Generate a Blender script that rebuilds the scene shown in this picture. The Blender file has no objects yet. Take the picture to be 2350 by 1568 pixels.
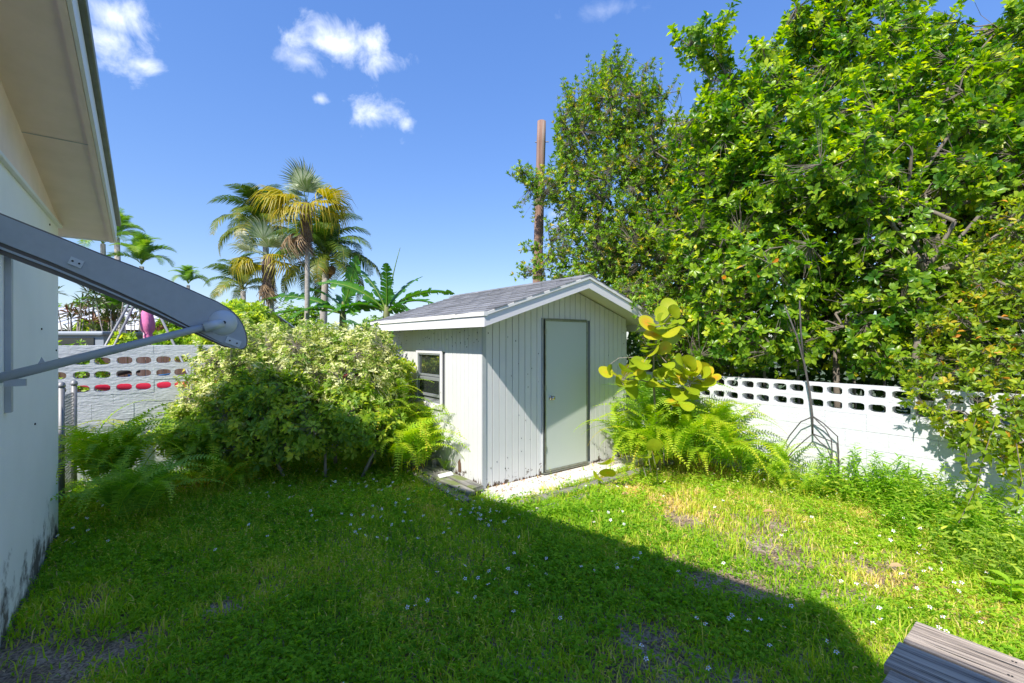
import bpy, math, random
import numpy as np
from mathutils import Vector, Matrix, Quaternion

# ------------------------------------------------------------------ camera, sky, sun, exposure
sc = bpy.context.scene
COL = sc.collection
rad = math.radians
EYE = 1.80
FD = 1053.6            # focal length in pixels of a 2350 px wide print of the view
cam_d = bpy.data.cameras.new("camera")
cam_d.sensor_width = 36.0
cam_d.lens = 16.14
cam_d.clip_end = 3000
cam = bpy.data.objects.new("camera", cam_d)
cam.location = (0, 0, EYE)
cam.rotation_euler = (rad(90), 0, 0)
COL.objects.link(cam)
sc.camera = cam

SUN_TO = Vector((-0.731, -1.147, 1.45)).normalized()
SUN_EL = math.asin(SUN_TO.z)
SUN_ROT = math.atan2(SUN_TO.x, SUN_TO.y)
sun_d = bpy.data.lights.new("sun", 'SUN')
sun_d.energy = 3.3
sun_d.angle = rad(0.55)
sun_d.color = (1.0, 0.95, 0.86)
sun = bpy.data.objects.new("sun", sun_d)
sun.rotation_euler = SUN_TO.to_track_quat('Z', 'Y').to_euler()
sun.location = (-8, -12, 20)
COL.objects.link(sun)

world = bpy.data.worlds.new("World")
sc.world = world
world.use_nodes = True
sc.view_settings.view_transform = 'Standard'
sc.view_settings.look = 'None'
sc.view_settings.gamma = 1
sc.view_settings.use_curve_mapping = False
sc.view_settings.exposure = 1.14
sc.cycles.max_bounces = 8
sc.cycles.diffuse_bounces = 6
sc.cycles.transmission_bounces = 4
sc.cycles.transparent_max_bounces = 4
sc.cycles.use_denoising = True


def build_world():
    nt = world.node_tree
    nt.nodes.clear()
    N, L = nt.nodes.new, nt.links.new
    out = N('ShaderNodeOutputWorld')
    bg = N('ShaderNodeBackground')
    bg.inputs['Strength'].default_value = 0.13
    sky = N('ShaderNodeTexSky')
    sky.sky_type = 'NISHITA'
    sky.sun_disc = False
    sky.sun_elevation = SUN_EL
    sky.sun_rotation = SUN_ROT
    sky.air_density = 1.3
    sky.dust_density = 0.3
    sky.ozone_density = 2.2
    hs = N('ShaderNodeHueSaturation')
    hs.inputs['Hue'].default_value = 0.515
    hs.inputs['Saturation'].default_value = 1.40
    hs.inputs['Value'].default_value = 1.45
    gm = N('ShaderNodeGamma'); gm.inputs['Gamma'].default_value = 0.56
    L(sky.outputs[0], gm.inputs['Color'])
    tn = N('ShaderNodeMix'); tn.data_type = 'RGBA'; tn.blend_type = 'MULTIPLY'; tn.inputs[0].default_value = 1
    L(gm.outputs[0], tn.inputs[6]); tn.inputs[7].default_value = (.74, .84, 1.0, 1)
    L(tn.outputs[2], hs.inputs['Color'])
    tc = N('ShaderNodeTexCoord')
    n1 = N('ShaderNodeTexNoise')
    n1.inputs['Scale'].default_value = 16.0
    n1.inputs['Detail'].default_value = 9
    n1.inputs['Roughness'].default_value = 0.62
    n1.inputs['Distortion'].default_value = 0.35
    L(tc.outputs['Generated'], n1.inputs['Vector'])

    def dot(vec):
        n = N('ShaderNodeVectorMath'); n.operation = 'DOT_PRODUCT'
        L(tc.outputs['Generated'], n.inputs[0]); n.inputs[1].default_value = vec
        return n.outputs['Value']

    def m(op, a, b=None, c=None):
        n = N('ShaderNodeMath'); n.operation = op
        for i, x in enumerate((a, b, c)):
            if x is None: continue
            if hasattr(x, 'is_linked'): L(x, n.inputs[i])
            else: n.inputs[i].default_value = x
        return n.outputs[0]
    total = None
    # puffs: direction (x, y, z), half width, half height, strength
    puffs = [((780 - 1175, FD, 784 - 105), .125, .042, 1.0), ((845, 98), .05, .035, 1.0), ((700, 140), .07, .03, .7), ((855, 262), .085, .045, .95), ((930, 285), .03, .02, .8),
             ((735, 228), .022, .014, .7), ((265, 40), .06, .04, .9), ((268, 115), .055, .055, .9), ((320, 148), .055, .022, .8),
             ((1550, 285), .04, .025, 1.0), ((1400, 20), .09, .02, .3), ((1600, 330), .1, .04, .8), ((1335, 500), .12, .05, .75)]
    far = [((-.9, -.5, .35), .2, .07, 1.0), ((.9, -.7, .5), .18, .06, 1.0), ((.2, -1, .3), .25, .06, .9), ((1.0, .25, .5), .16, .06, .9), ((-1.0, .3, .3), .14, .05, .9)]
    items = []
    for p in puffs:
        c = p[0]
        if len(c) == 2: c = (c[0] - 1175, FD, 784 - c[1])
        items.append((c, p[1], p[2], p[3]))
    items += far
    for c, ra, rb, s in items:
        d = Vector(c).normalized()
        e1 = Vector((d.y, -d.x, 0)).normalized()
        e2 = e1.cross(d)
        a = m('DIVIDE', dot(e1), ra * .86)
        b = m('DIVIDE', dot(e2), rb * .86)
        q = m('SQRT', m('ADD', m('MULTIPLY', a, a), m('MULTIPLY', b, b)))
        facing = m('GREATER_THAN', dot(d), 0.0)
        v = m('SUBTRACT', 1.0, q)
        v = m('ADD', v, m('MULTIPLY', m('SUBTRACT', n1.outputs[0], 0.5), 3.2))
        v = m('MULTIPLY', m('MULTIPLY', m('SUBTRACT', v, .10), 1.0), s)
        v = m('MULTIPLY', m('MAXIMUM', m('MINIMUM', v, 1.0), 0.0), facing)
        # fall off well away from the puff
        w = m('MAXIMUM', m('MINIMUM', m('SUBTRACT', 2.2, q), 1.0), 0.0)
        v = m('MULTIPLY', v, w)
        total = v if total is None else m('MAXIMUM', total, v)
    mix = N('ShaderNodeMix'); mix.data_type = 'RGBA'
    L(m('MULTIPLY', m('POWER', total, 1.2), 0.85), mix.inputs[0])
    L(hs.outputs[0], mix.inputs[6])
    mix.inputs[7].default_value = (4.3, 4.6, 5.3, 1)
    L(mix.outputs[2], bg.inputs['Color'])
    L(bg.outputs[0], out.inputs[0])


build_world()

# ------------------------------------------------------------------ frame of the plot
TH = math.atan2(0.6117, 0.7911)
F = np.array([math.cos(TH), math.sin(TH), 0])
D = np.array([-math.sin(TH), math.cos(TH), 0])
rng = np.random.default_rng(7)
random.seed(7)
UP = np.array([0, 0, 1.0])


def P(u, v, Y):
    """point at depth Y seen at (u, v) in a 2350 x 1568 print"""
    return np.array([(u - 1175) / FD * Y, Y, EYE - (v - 784) / FD * Y])


def loc(o, x, y, z=0.0):
    """plot-frame offset from a world point o"""
    return np.array([o[0], o[1], 0]) + F * x + D * y + UP * z


SHED = np.array([-0.359, 5.49, 0])
HOUSE = np.array([-4.23, 4.28, 0])
RW = np.array([3.88, 5.35, 0])
LW = np.array([-4.76, 6.10, 0])


# ------------------------------------------------------------------ materials
MATS = {}


def newmat(name):
    m = bpy.data.materials.new(name)
    m.use_nodes = True
    m.node_tree.nodes.clear()
    MATS[name] = m
    return m, m.node_tree


def ramp(nt, stops, fac=None, interp='LINEAR'):
    r = nt.nodes.new('ShaderNodeValToRGB')
    r.color_ramp.interpolation = interp
    e = r.color_ramp.elements
    while len(e) < len(stops): e.new(0.5)
    for el, (p, c) in zip(e, stops):
        el.position = p
        el.color = (*c, 1) if len(c) == 3 else c
    if fac is not None: nt.links.new(fac, r.inputs[0])
    return r


def leafmat(name, stops, rough=0.45, trans=0.35, under=None, spec=0.4, gain=1.3):
    m, nt = newmat(name)
    N, L = nt.nodes.new, nt.links.new
    at = N('ShaderNodeAttribute'); at.attribute_name = 'tint'
    oi = N('ShaderNodeObjectInfo')
    add = N('ShaderNodeMath'); add.operation = 'ADD'
    L(at.outputs['Fac'], add.inputs[0])
    sc_ = N('ShaderNodeMath'); sc_.operation = 'MULTIPLY_ADD'
    L(oi.outputs['Random'], sc_.inputs[0]); sc_.inputs[1].default_value = .16; sc_.inputs[2].default_value = -.08
    L(sc_.outputs[0], add.inputs[1])
    g_ = gain
    stops = [(p_, (min(c_[0] * g_ * 1.08, .8), min(c_[1] * g_, .8), min(c_[2] * g_ * .8, .8))) for p_, c_ in stops]
    r = ramp(nt, stops, add.outputs[0])
    col = r.outputs[0]
    if under:
        g = N('ShaderNodeNewGeometry')
        mx = N('ShaderNodeMix'); mx.data_type = 'RGBA'
        L(g.outputs['Backfacing'], mx.inputs[0]); L(col, mx.inputs[6]); mx.inputs[7].default_value = (*under, 1)
        col = mx.outputs[2]
    b = N('ShaderNodeBsdfPrincipled')
    b.inputs['Roughness'].default_value = rough
    b.inputs['Specular IOR Level'].default_value = spec
    L(col, b.inputs['Base Color'])
    t = N('ShaderNodeBsdfTranslucent')
    bc = N('ShaderNodeHueSaturation'); bc.inputs['Value'].default_value = 1.9; bc.inputs['Saturation'].default_value = 1.1
    L(col, bc.inputs['Color']); L(bc.outputs[0], t.inputs['Color'])
    mix = N('ShaderNodeMixShader'); mix.inputs[0].default_value = trans
    L(b.outputs[0], mix.inputs[1]); L(t.outputs[0], mix.inputs[2])
    o = N('ShaderNodeOutputMaterial'); L(mix.outputs[0], o.inputs[0])
    return m


def solid(name, col, rough=0.6, metal=0.0, noise=None, bump=None, var=0.0, spec=0.5, dirt=None, coords='Object', stretch=None):
    """noise=(scale, amount, col2); bump=(scale, strength, dist); dirt=(scale, low, high, colour, zmax)"""
    m, nt = newmat(name)
    N, L = nt.nodes.new, nt.links.new
    b = N('ShaderNodeBsdfPrincipled')
    b.inputs['Roughness'].default_value = rough
    b.inputs['Metallic'].default_value = metal
    b.inputs['Specular IOR Level'].default_value = spec
    tc = N('ShaderNodeTexCoord')
    src = N('ShaderNodeNewGeometry').outputs['Position'] if coords == 'World' else tc.outputs[coords]
    if stretch:
        mpp = N('ShaderNodeMapping'); mpp.inputs['Scale'].default_value = stretch; L(src, mpp.inputs['Vector']); src = mpp.outputs[0]
    c = None
    rgb = N('ShaderNodeRGB'); rgb.outputs[0].default_value = (*col, 1)
    c = rgb.outputs[0]
    if noise:
        s, amt, c2 = noise
        n = N('ShaderNodeTexNoise'); n.inputs['Scale'].default_value = s; n.inputs['Detail'].default_value = 6
        n.inputs['Roughness'].default_value = .65
        L(src, n.inputs['Vector'])
        r = ramp(nt, [(0.35, (0, 0, 0)), (0.7, (1, 1, 1))], n.outputs[0])
        ml = N('ShaderNodeMath'); ml.operation = 'MULTIPLY'; L(r.outputs[0], ml.inputs[0]); ml.inputs[1].default_value = amt
        mx = N('ShaderNodeMix'); mx.data_type = 'RGBA'
        L(ml.outputs[0], mx.inputs[0]); L(c, mx.inputs[6]); mx.inputs[7].default_value = (*c2, 1)
        c = mx.outputs[2]
    if dirt:
        s, lo, hi, dc, zmax = dirt
        n = N('ShaderNodeTexNoise'); n.inputs['Scale'].default_value = s; n.inputs['Detail'].default_value = 8
        n.inputs['Roughness'].default_value = .7
        L(tc.outputs['Object'], n.inputs['Vector'])
        sx = N('ShaderNodeSeparateXYZ'); L(tc.outputs['Object'], sx.inputs[0])
        mr = N('ShaderNodeMapRange'); L(sx.outputs[2], mr.inputs[0])
        mr.inputs[1].default_value = 0.0; mr.inputs[2].default_value = zmax
        mr.inputs[3].default_value = 0.22; mr.inputs[4].default_value = -0.10
        ad = N('ShaderNodeMath'); ad.operation = 'ADD'; L(n.outputs[0], ad.inputs[0]); L(mr.outputs[0], ad.inputs[1])
        r = ramp(nt, [(lo, (0, 0, 0)), (hi, (1, 1, 1))], ad.outputs[0])
        mx = N('ShaderNodeMix'); mx.data_type = 'RGBA'
        L(r.outputs[0], mx.inputs[0]); L(c, mx.inputs[6]); mx.inputs[7].default_value = (*dc, 1)
        c = mx.outputs[2]
    if var:
        oi = N('ShaderNodeObjectInfo')
        mr = N('ShaderNodeMapRange'); L(oi.outputs['Random'], mr.inputs[0])
        mr.inputs[3].default_value = 1 - var; mr.inputs[4].default_value = 1 + var
        hv = N('ShaderNodeHueSaturation'); L(mr.outputs[0], hv.inputs['Value']); L(c, hv.inputs['Color'])
        c = hv.outputs[0]
    L(c, b.inputs['Base Color'])
    if bump:
        s, st, dist = bump
        n = N('ShaderNodeTexNoise'); n.inputs['Scale'].default_value = s; n.inputs['Detail'].default_value = 7
        n.inputs['Roughness'].default_value = .6
        L(src, n.inputs['Vector'])
        bp = N('ShaderNodeBump'); bp.inputs['Strength'].default_value = st; bp.inputs['Distance'].default_value = dist
        L(n.outputs[0], bp.inputs['Height']); L(bp.outputs[0], b.inputs['Normal'])
    o = N('ShaderNodeOutputMaterial'); L(b.outputs[0], o.inputs[0])
    return m


def woodmat(name, c1, c2, c3, scale=(1, 1, 1), rough=.85, bump=.5, dist=.004, moss=None, stops=(.3, .48, .7)):
    """grain runs along local X"""
    m, nt = newmat(name)
    N, L = nt.nodes.new, nt.links.new
    b = N('ShaderNodeBsdfPrincipled'); b.inputs['Roughness'].default_value = rough
    b.inputs['Specular IOR Level'].default_value = .25
    tc = N('ShaderNodeTexCoord'); mp = N('ShaderNodeMapping'); mp.inputs['Scale'].default_value = scale
    oi = N('ShaderNodeObjectInfo')
    cm = N('ShaderNodeCombineXYZ'); ml = N('ShaderNodeMath'); ml.operation = 'MULTIPLY'; ml.inputs[1].default_value = 37
    L(oi.outputs['Random'], ml.inputs[0]); L(ml.outputs[0], cm.inputs[0]); L(ml.outputs[0], cm.inputs[1])
    L(cm.outputs[0], mp.inputs['Location'])
    L(tc.outputs['Object'], mp.inputs['Vector'])
    n = N('ShaderNodeTexNoise'); n.inputs['Scale'].default_value = 1; n.inputs['Detail'].default_value = 9
    n.inputs['Roughness'].default_value = .7; n.inputs['Distortion'].default_value = .4
    L(mp.outputs[0], n.inputs['Vector'])
    r = ramp(nt, [(stops[0], c1), (stops[1], c2), (stops[2], c3)], n.outputs[0])
    c = r.outputs[0]
    if moss:
        n2 = N('ShaderNodeTexNoise'); n2.inputs['Scale'].default_value = 5; n2.inputs['Detail'].default_value = 6
        L(tc.outputs['Object'], n2.inputs['Vector'])
        r2 = ramp(nt, [(.5, (0, 0, 0)), (.62, (1, 1, 1))], n2.outputs[0])
        mx = N('ShaderNodeMix'); mx.data_type = 'RGBA'; L(r2.outputs[0], mx.inputs[0]); L(c, mx.inputs[6]); mx.inputs[7].default_value = (*moss, 1)
        c = mx.outputs[2]
    L(c, b.inputs['Base Color'])
    bp = N('ShaderNodeBump'); bp.inputs['Strength'].default_value = bump; bp.inputs['Distance'].default_value = dist
    L(n.outputs[0], bp.inputs['Height']); L(bp.outputs[0], b.inputs['Normal'])
    o = N('ShaderNodeOutputMaterial'); L(b.outputs[0], o.inputs[0])
    return m


M = dict(
    wall=solid('white_stucco', (.90, .90, .89), .85, noise=(2.2, .28, (.72, .73, .72)), bump=(70, .5, .004),
               dirt=(3.5, .60, .74, (.13, .12, .11), .7), spec=.2),
    soffit=solid('cream_soffit', (.88, .73, .68), .8, noise=(3.5, .5, (.70, .58, .52)), bump=(60, .3, .002), spec=.2),
    fascia_w=solid('white_fascia', (.80, .80, .82), .5, noise=(4, .15, (.6, .58, .56))),
    gutter=solid('weathered_drip_edge', (.16, .17, .15), .45, .3, noise=(8, .5, (.3, .32, .3))),
    roofing=solid('grey_roofing', (.12, .12, .13), .9, noise=(30, .4, (.2, .2, .2))),
    siding=solid('white_siding_paint', (.66, .66, .66), .5, noise=(5, .3, (.54, .55, .56)), bump=(90, .12, .002),
                 dirt=(9, .725, .745, (.10, .075, .055), .55), var=.02),
    groove=solid('siding_groove', (.17, .18, .19), .9),
    trim=solid('shed_fascia_paint', (.72, .70, .72), .45, noise=(3, .2, (.66, .63, .64)), bump=(40, .08, .002)),
    trimgrey=solid('grey_corner_trim', (.42, .45, .47), .6, noise=(9, .3, (.3, .3, .3))),
    drip=solid('roof_drip_strip', (.82, .80, .78), .45, noise=(7, .3, (.55, .48, .42))),
    shedsoffit=solid('shed_soffit', (.68, .64, .52), .7),
    doorp=solid('door_panel_board', (.50, .54, .50), .7, noise=(120, .25, (.55, .6, .55)), bump=(220, .2, .001)),
    doorm=solid('door_metal_trim', (.33, .35, .31), .4, .7, noise=(14, .6, (.15, .14, .1))),
    dark=solid('dark_gap', (.02, .022, .025), .8),
    knob=solid('knob_metal', (.55, .5, .42), .25, 1.0),
    alum=solid('aluminium_sash', (.42, .45, .48), .4, .5, noise=(20, .3, (.3, .32, .33))),
    block=solid('painted_block', (.62, .63, .66), .7, noise=(5, .35, (.52, .54, .58)), bump=(13, .6, .013), var=.02, coords='World', stretch=(1, 1, 1.8)),
    blockgrey=solid('dull_painted_block', (.68, .70, .74), .75, noise=(5, .5, (.46, .47, .51)), bump=(14, .65, .014), var=.02, coords='World', stretch=(1, 1, 3)),
    core=solid('block_core', (.30, .22, .18), .9, noise=(12, .5, (.2, .14, .12))),
    concrete=solid('bare_concrete', (.66, .63, .59), .85, noise=(5, .45, (.50, .40, .32)), bump=(40, .4, .006)),
    stone=solid('white_stone', (.75, .75, .75), .7, bump=(30, .3, .003)),
    awn=solid('awning_aluminium', (.41, .44, .48), .55, .1, noise=(14, .45, (.32, .34, .37)), bump=(90, .25, .001)),
    awnlight=solid('awning_cap_metal', (.56, .60, .65), .45, .15),
    awndark=solid('awning_channel_dark', (.13, .115, .11), .6, noise=(14, .3, (.15, .12, .1))),
    galv=solid('galvanised_steel', (.26, .27, .29), .55, .5, noise=(14, .5, (.25, .22, .2))),
    pole=woodmat('pole_wood', (.10, .055, .04), (.28, .17, .13), (.40, .35, .32), (14, 14, .5), bump=.6, dist=.01),
    bench=woodmat('bench_wood', (.05, .04, .035), (.34, .28, .23), (.60, .50, .40), (1.3, 46, 46), bump=1.0, dist=.006, stops=(.36, .45, .66)),
    timber=woodmat('timber_wood', (.06, .055, .05), (.22, .21, .19), (.36, .34, .30), (1.5, 22, 22), bump=.8, dist=.006, moss=(.16, .19, .07)),
    bark=solid('grey_bark', (.20, .17, .14), .9, noise=(12, .6, (.10, .08, .06)), bump=(30, .5, .01)),
    barkl=solid('pale_bark', (.34, .30, .26), .9, noise=(9, .6, (.2, .16, .13)), bump=(20, .5, .01)),
    palmtrunk=solid('palm_bark', (.40, .36, .32), .9, noise=(14, .5, (.22, .19, .16)), bump=(24, .6, .02)),
    fibre=solid('palm_fibre', (.16, .10, .07), .95, noise=(25, .6, (.30, .22, .18)), bump=(60, .8, .02)),
    husk=solid('coconut_husk', (.34, .17, .06), .7, noise=(8, .5, (.22, .12, .06)), var=.3),
    metalroof=solid('white_metal_roof', (.74, .74, .74), .4, .1, noise=(1.5, .15, (.62, .62, .62)), var=.02),
    brownwall=solid('dark_board_wall', (.10, .07, .055), .85, noise=(4, .4, (.16, .11, .09))),
    fence=woodmat('fence_wood', (.07, .04, .03), (.20, .12, .09), (.30, .22, .19), (14, 14, .8), bump=.4),
    greyhut=solid('grey_hut_paint', (.30, .33, .37), .5, .2),
    glassdark=solid('dark_glass', (.02, .025, .03), .08, spec=.8),
    pink=solid('pink_canvas', (.72, .16, .38), .75, noise=(6, .3, (.85, .35, .5)), bump=(14, .4, .02)),
    red=solid('red_plastic', (.68, .03, .07), .3, noise=(3, .15, (.5, .02, .05))),
    blue=solid('blue_plastic', (.05, .22, .5), .4),
    orange=solid('orange_paint', (.8, .18, .03), .4),
    black=solid('black_rubber', (.02, .02, .02), .7),
    greyblock=solid('dark_grey_paint', (.12, .12, .14), .7),
    petal=solid('white_petal', (.85, .85, .85), .6),
    pollen=solid('yellow_centre', (.75, .40, .02), .6),
)


def glassmat():
    m, nt = newmat('window_glass')
    N, L = nt.nodes.new, nt.links.new
    b = N('ShaderNodeBsdfPrincipled')
    b.inputs['Base Color'].default_value = (.025, .03, .03, 1)
    b.inputs['Roughness'].default_value = .03
    b.inputs['Specular IOR Level'].default_value = 1.0
    b.inputs['IOR'].default_value = 1.8
    o = N('ShaderNodeOutputMaterial'); L(b.outputs[0], o.inputs[0])
    return m


M['glass'] = glassmat()
LM = dict(
    mangrove=leafmat('mangrove_leaf', [(0, (.035, .11, .015)), (.4, (.11, .21, .02)), (.75, (.20, .31, .025)), (.93, (.36, .42, .04)), (.965, (.62, .42, .03)), (1, (.75, .18, .02))], .32, .46, gain=1.5),
    button=leafmat('buttonwood_leaf', [(0, (.06, .16, .018)), (.5, (.16, .30, .025)), (.9, (.27, .39, .03)), (1, (.45, .34, .05))], .4, .3),
    thicket=leafmat('thicket_leaf', [(0, (.03, .08, .015)), (1, (.08, .16, .03))], .5, .3),  # kept dark so the backdrop leaves carry the shade in their colour
    yellowgreen=leafmat('right_shrub_leaf', [(0, (.08, .17, .012)), (.5, (.19, .31, .018)), (.9, (.35, .42, .03)), (1, (.60, .25, .04))], .45, .38, gain=1.1),
    varieg=leafmat('variegated_leaf', [(0, (.08, .17, .03)), (.4, (.19, .28, .05)), (.66, (.34, .37, .15)), (.9, (.62, .60, .40)), (1, (.55, .42, .2))], .6, .35, gain=1.4, spec=.25),
    green=leafmat('green_shrub_leaf', [(0, (.07, .14, .025)), (.5, (.17, .26, .04)), (.9, (.34, .39, .06)), (1, (.5, .38, .04))], .5, .45, gain=1.75, spec=.3),
    fern=leafmat('fern_leaf', [(0, (.07, .19, .015)), (.4, (.20, .35, .02)), (.8, (.38, .47, .03)), (1, (.48, .36, .05))], .5, .4),
    ferndark=leafmat('shade_toned_fern_leaf', [(0, (.06, .14, .02)), (.6, (.14, .24, .03)), (1, (.28, .34, .05))], .5, .4, gain=2.1),  # copy of the fern leaf for shaded clumps, shade put into its tone
    grape=leafmat('sea_grape_leaf', [(0, (.14, .27, .02)), (.5, (.31, .40, .02)), (.85, (.45, .45, .03)), (1, (.62, .26, .04))], .35, .3, gain=1.0),
    grass=leafmat('grass_blade', [(0, (.11, .26, .018)), (.4, (.23, .41, .03)), (.62, (.36, .46, .05)), (.84, (.52, .48, .16)), (1, (.58, .48, .30))], .75, .42, spec=.12, gain=1.2),
    weed=leafmat('weed_leaf', [(0, (.08, .22, .018)), (.6, (.20, .38, .03)), (1, (.38, .50, .06))], .7, .42, spec=.15, gain=1.2),
    coco=leafmat('coconut_frond', [(0, (.03, .07, .015)), (.5, (.07, .15, .02)), (.85, (.17, .22, .03)), (1, (.34, .28, .05))], .4, .2, gain=.9),
    palmg=leafmat('green_palm_frond', [(0, (.04, .13, .02)), (.6, (.12, .24, .03)), (1, (.30, .36, .06))], .4, .3),
    fang=leafmat('silver_green_fan', [(0, (.05, .11, .04)), (.6, (.14, .22, .10)), (1, (.38, .44, .36))], .35, .2, gain=1.0),
    fany=leafmat('yellow_fan', [(0, (.10, .16, .015)), (.4, (.28, .28, .02)), (.7, (.38, .35, .02)), (1, (.50, .40, .04))], .45, .3, gain=.85),
    fand=leafmat('dead_fan', [(0, (.10, .06, .04)), (.6, (.26, .18, .12)), (1, (.42, .34, .28))], .8, .15),
    banana=leafmat('banana_leaf', [(0, (.03, .14, .02)), (.6, (.08, .26, .03)), (1, (.22, .38, .07))], .35, .3, gain=.85),
    ti=leafmat('ti_plant_leaf', [(0, (.04, .09, .02)), (.55, (.10, .13, .04)), (.8, (.18, .09, .06)), (1, (.30, .14, .10))], .4, .2, gain=.9),
    litter=leafmat('litter_leaf', [(0, (.20, .12, .06)), (.45, (.34, .22, .12)), (.8, (.45, .36, .24)), (.93, (.6, .24, .05)), (1, (.6, .24, .05))], .7, .1, gain=1.0),
)


def soilmat():
    m, nt = newmat('sandy_soil')
    N, L = nt.nodes.new, nt.links.new
    tc = N('ShaderNodeTexCoord')
    n1 = N('ShaderNodeTexNoise'); n1.inputs['Scale'].default_value = 3; n1.inputs['Detail'].default_value = 10; n1.inputs['Roughness'].default_value = .75
    n2 = N('ShaderNodeTexNoise'); n2.inputs['Scale'].default_value = 60; n2.inputs['Detail'].default_value = 6
    L(tc.outputs['Object'], n1.inputs['Vector']); L(tc.outputs['Object'], n2.inputs['Vector'])
    r1 = ramp(nt, [(.3, (.10, .075, .05)), (.5, (.24, .195, .155)), (.7, (.42, .38, .35))], n1.outputs[0])
    r2 = ramp(nt, [(.35, (.5, .46, .42)), (.6, (1.5, 1.38, 1.25))], n2.outputs[0])
    mx = N('ShaderNodeMix'); mx.data_type = 'RGBA'; mx.blend_type = 'MULTIPLY'; mx.inputs[0].default_value = 1
    L(r1.outputs[0], mx.inputs[6]); L(r2.outputs[0], mx.inputs[7])
    b = N('ShaderNodeBsdfPrincipled'); b.inputs['Roughness'].default_value = .95; b.inputs['Specular IOR Level'].default_value = .15
    L(mx.outputs[2], b.inputs['Base Color'])
    bp = N('ShaderNodeBump'); bp.inputs['Strength'].default_value = .8; bp.inputs['Distance'].default_value = .02
    L(n2.outputs[0], bp.inputs['Height']); L(bp.outputs[0], b.inputs['Normal'])
    o = N('ShaderNodeOutputMaterial'); L(b.outputs[0], o.inputs[0])
    return m


M['soil'] = soilmat()
M['farground'] = solid('far_ground', (.06, .10, .03), .95, noise=(.3, .6, (.16, .14, .09)))


# ------------------------------------------------------------------ mesh helpers
def mk(name, V, faces, tint=None, smooth=False):
    """faces: list of (M,k) int arrays"""
    me = bpy.data.meshes.new(name)
    V = np.asarray(V, dtype=np.float32)
    me.vertices.add(len(V)); me.vertices.foreach_set('co', V.ravel())
    idx = np.concatenate([np.asarray(f, dtype=np.int32).ravel() for f in faces])
    ls = []; st = 0
    for f in faces:
        f = np.asarray(f); k = f.shape[1]
        ls.append(np.arange(len(f), dtype=np.int32) * k + st); st += f.size
    ls = np.concatenate(ls)
    me.loops.add(len(idx)); me.loops.foreach_set('vertex_index', idx)
    me.polygons.add(len(ls)); me.polygons.foreach_set('loop_start', ls)
    if smooth: me.polygons.foreach_set('use_smooth', np.ones(len(ls), dtype=bool))
    if tint is not None:
        a = me.attributes.new('tint', 'FLOAT', 'POINT'); a.data.foreach_set('value', np.asarray(tint, dtype=np.float32))
    me.update(calc_edges=True)
    return me


def link(name, me, mat, parent=None, at=None, rot=None, kind=None):
    if mat is not None and not me.materials: me.materials.append(mat)
    o = bpy.data.objects.new(name, me)
    COL.objects.link(o)
    if parent is not None: o.parent = parent
    if at is not None: o.location = tuple(at)
    if rot is not None: o.rotation_euler = rot
    if kind: o['kind'] = kind
    return o


def thing(name, label, cat, at, rotz=0, group=None):
    o = bpy.data.objects.new(name, None)
    o.empty_display_size = .2
    COL.objects.link(o); o.location = tuple(at); o.rotation_euler = (0, 0, rotz)
    o['label'] = label; o['category'] = cat
    if group: o['group'] = group
    return o


def tag(o, label, cat, group=None):
    o['label'] = label; o['category'] = cat
    if group: o['group'] = group
    return o


class MB:
    def __init__(s): s.v = []; s.f = []

    def add(s, V, Fs):
        n = len(s.v); s.v += [tuple(map(float, p)) for p in V]; s.f += [tuple(i + n for i in f) for f in Fs]; return s

    def box(s, x0, x1, y0, y1, z0, z1):
        V = [(x0, y0, z0), (x1, y0, z0), (x1, y1, z0), (x0, y1, z0), (x0, y0, z1), (x1, y0, z1), (x1, y1, z1), (x0, y1, z1)]
        return s.add(V, [(3, 2, 1, 0), (4, 5, 6, 7), (0, 1, 5, 4), (1, 2, 6, 5), (2, 3, 7, 6), (3, 0, 4, 7)])

    def prism(s, poly, axis, a, b):
        """poly: 2D pts (ccw), extruded along axis 'x' or 'y' or 'z' from a to b"""
        n = len(poly)
        def mp(p, w):
            return {'y': (p[0], w, p[1]), 'x': (w, p[0], p[1]), 'z': (p[0], p[1], w)}[axis]
        V = [mp(p, a) for p in poly] + [mp(p, b) for p in poly]
        Fs = [tuple(range(n)), tuple(range(2 * n - 1, n - 1, -1))]
        for i in range(n):
            j = (i + 1) % n
            Fs.append((i, i + n, j + n, j))
        return s.add(V, Fs)

    def tube(s, pts, radii, n=8, caps=True):
        pts = [Vector(p) for p in pts]
        if not hasattr(radii, '__len__'): radii = [radii] * len(pts)
        base = len(s.v); prev = None
        for i, p in enumerate(pts):
            t = (pts[min(i + 1, len(pts) - 1)] - pts[max(i - 1, 0)]).normalized()
            if prev is None:
                a = t.orthogonal().normalized()
            else:
                a = (prev - t * prev.dot(t)).normalized()
            prev = a; b = t.cross(a)
            for k in range(n):
                w = 2 * math.pi * k / n
                q = p + (a * math.cos(w) + b * math.sin(w)) * radii[i]
                s.v.append(tuple(q))
        for i in range(len(pts) - 1):
            for k in range(n):
                k2 = (k + 1) % n
                s.f.append((base + i * n + k, base + i * n + k2, base + (i + 1) * n + k2, base + (i + 1) * n + k))
        if caps:
            s.f.append(tuple(base + k for k in range(n))[::-1])
            e = base + (len(pts) - 1) * n
            s.f.append(tuple(e + k for k in range(n)))
        return s

    def mesh(s, name='mesh', smooth=False, fix=True):
        me = bpy.data.meshes.new(name); me.from_pydata(s.v, [], s.f); me.update()
        if fix:
            import bmesh
            bm = bmesh.new(); bm.from_mesh(me); bmesh.ops.recalc_face_normals(bm, faces=bm.faces); bm.to_mesh(me); bm.free()
        if smooth: me.polygons.foreach_set('use_smooth', [True] * len(me.polygons))
        return me


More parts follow.
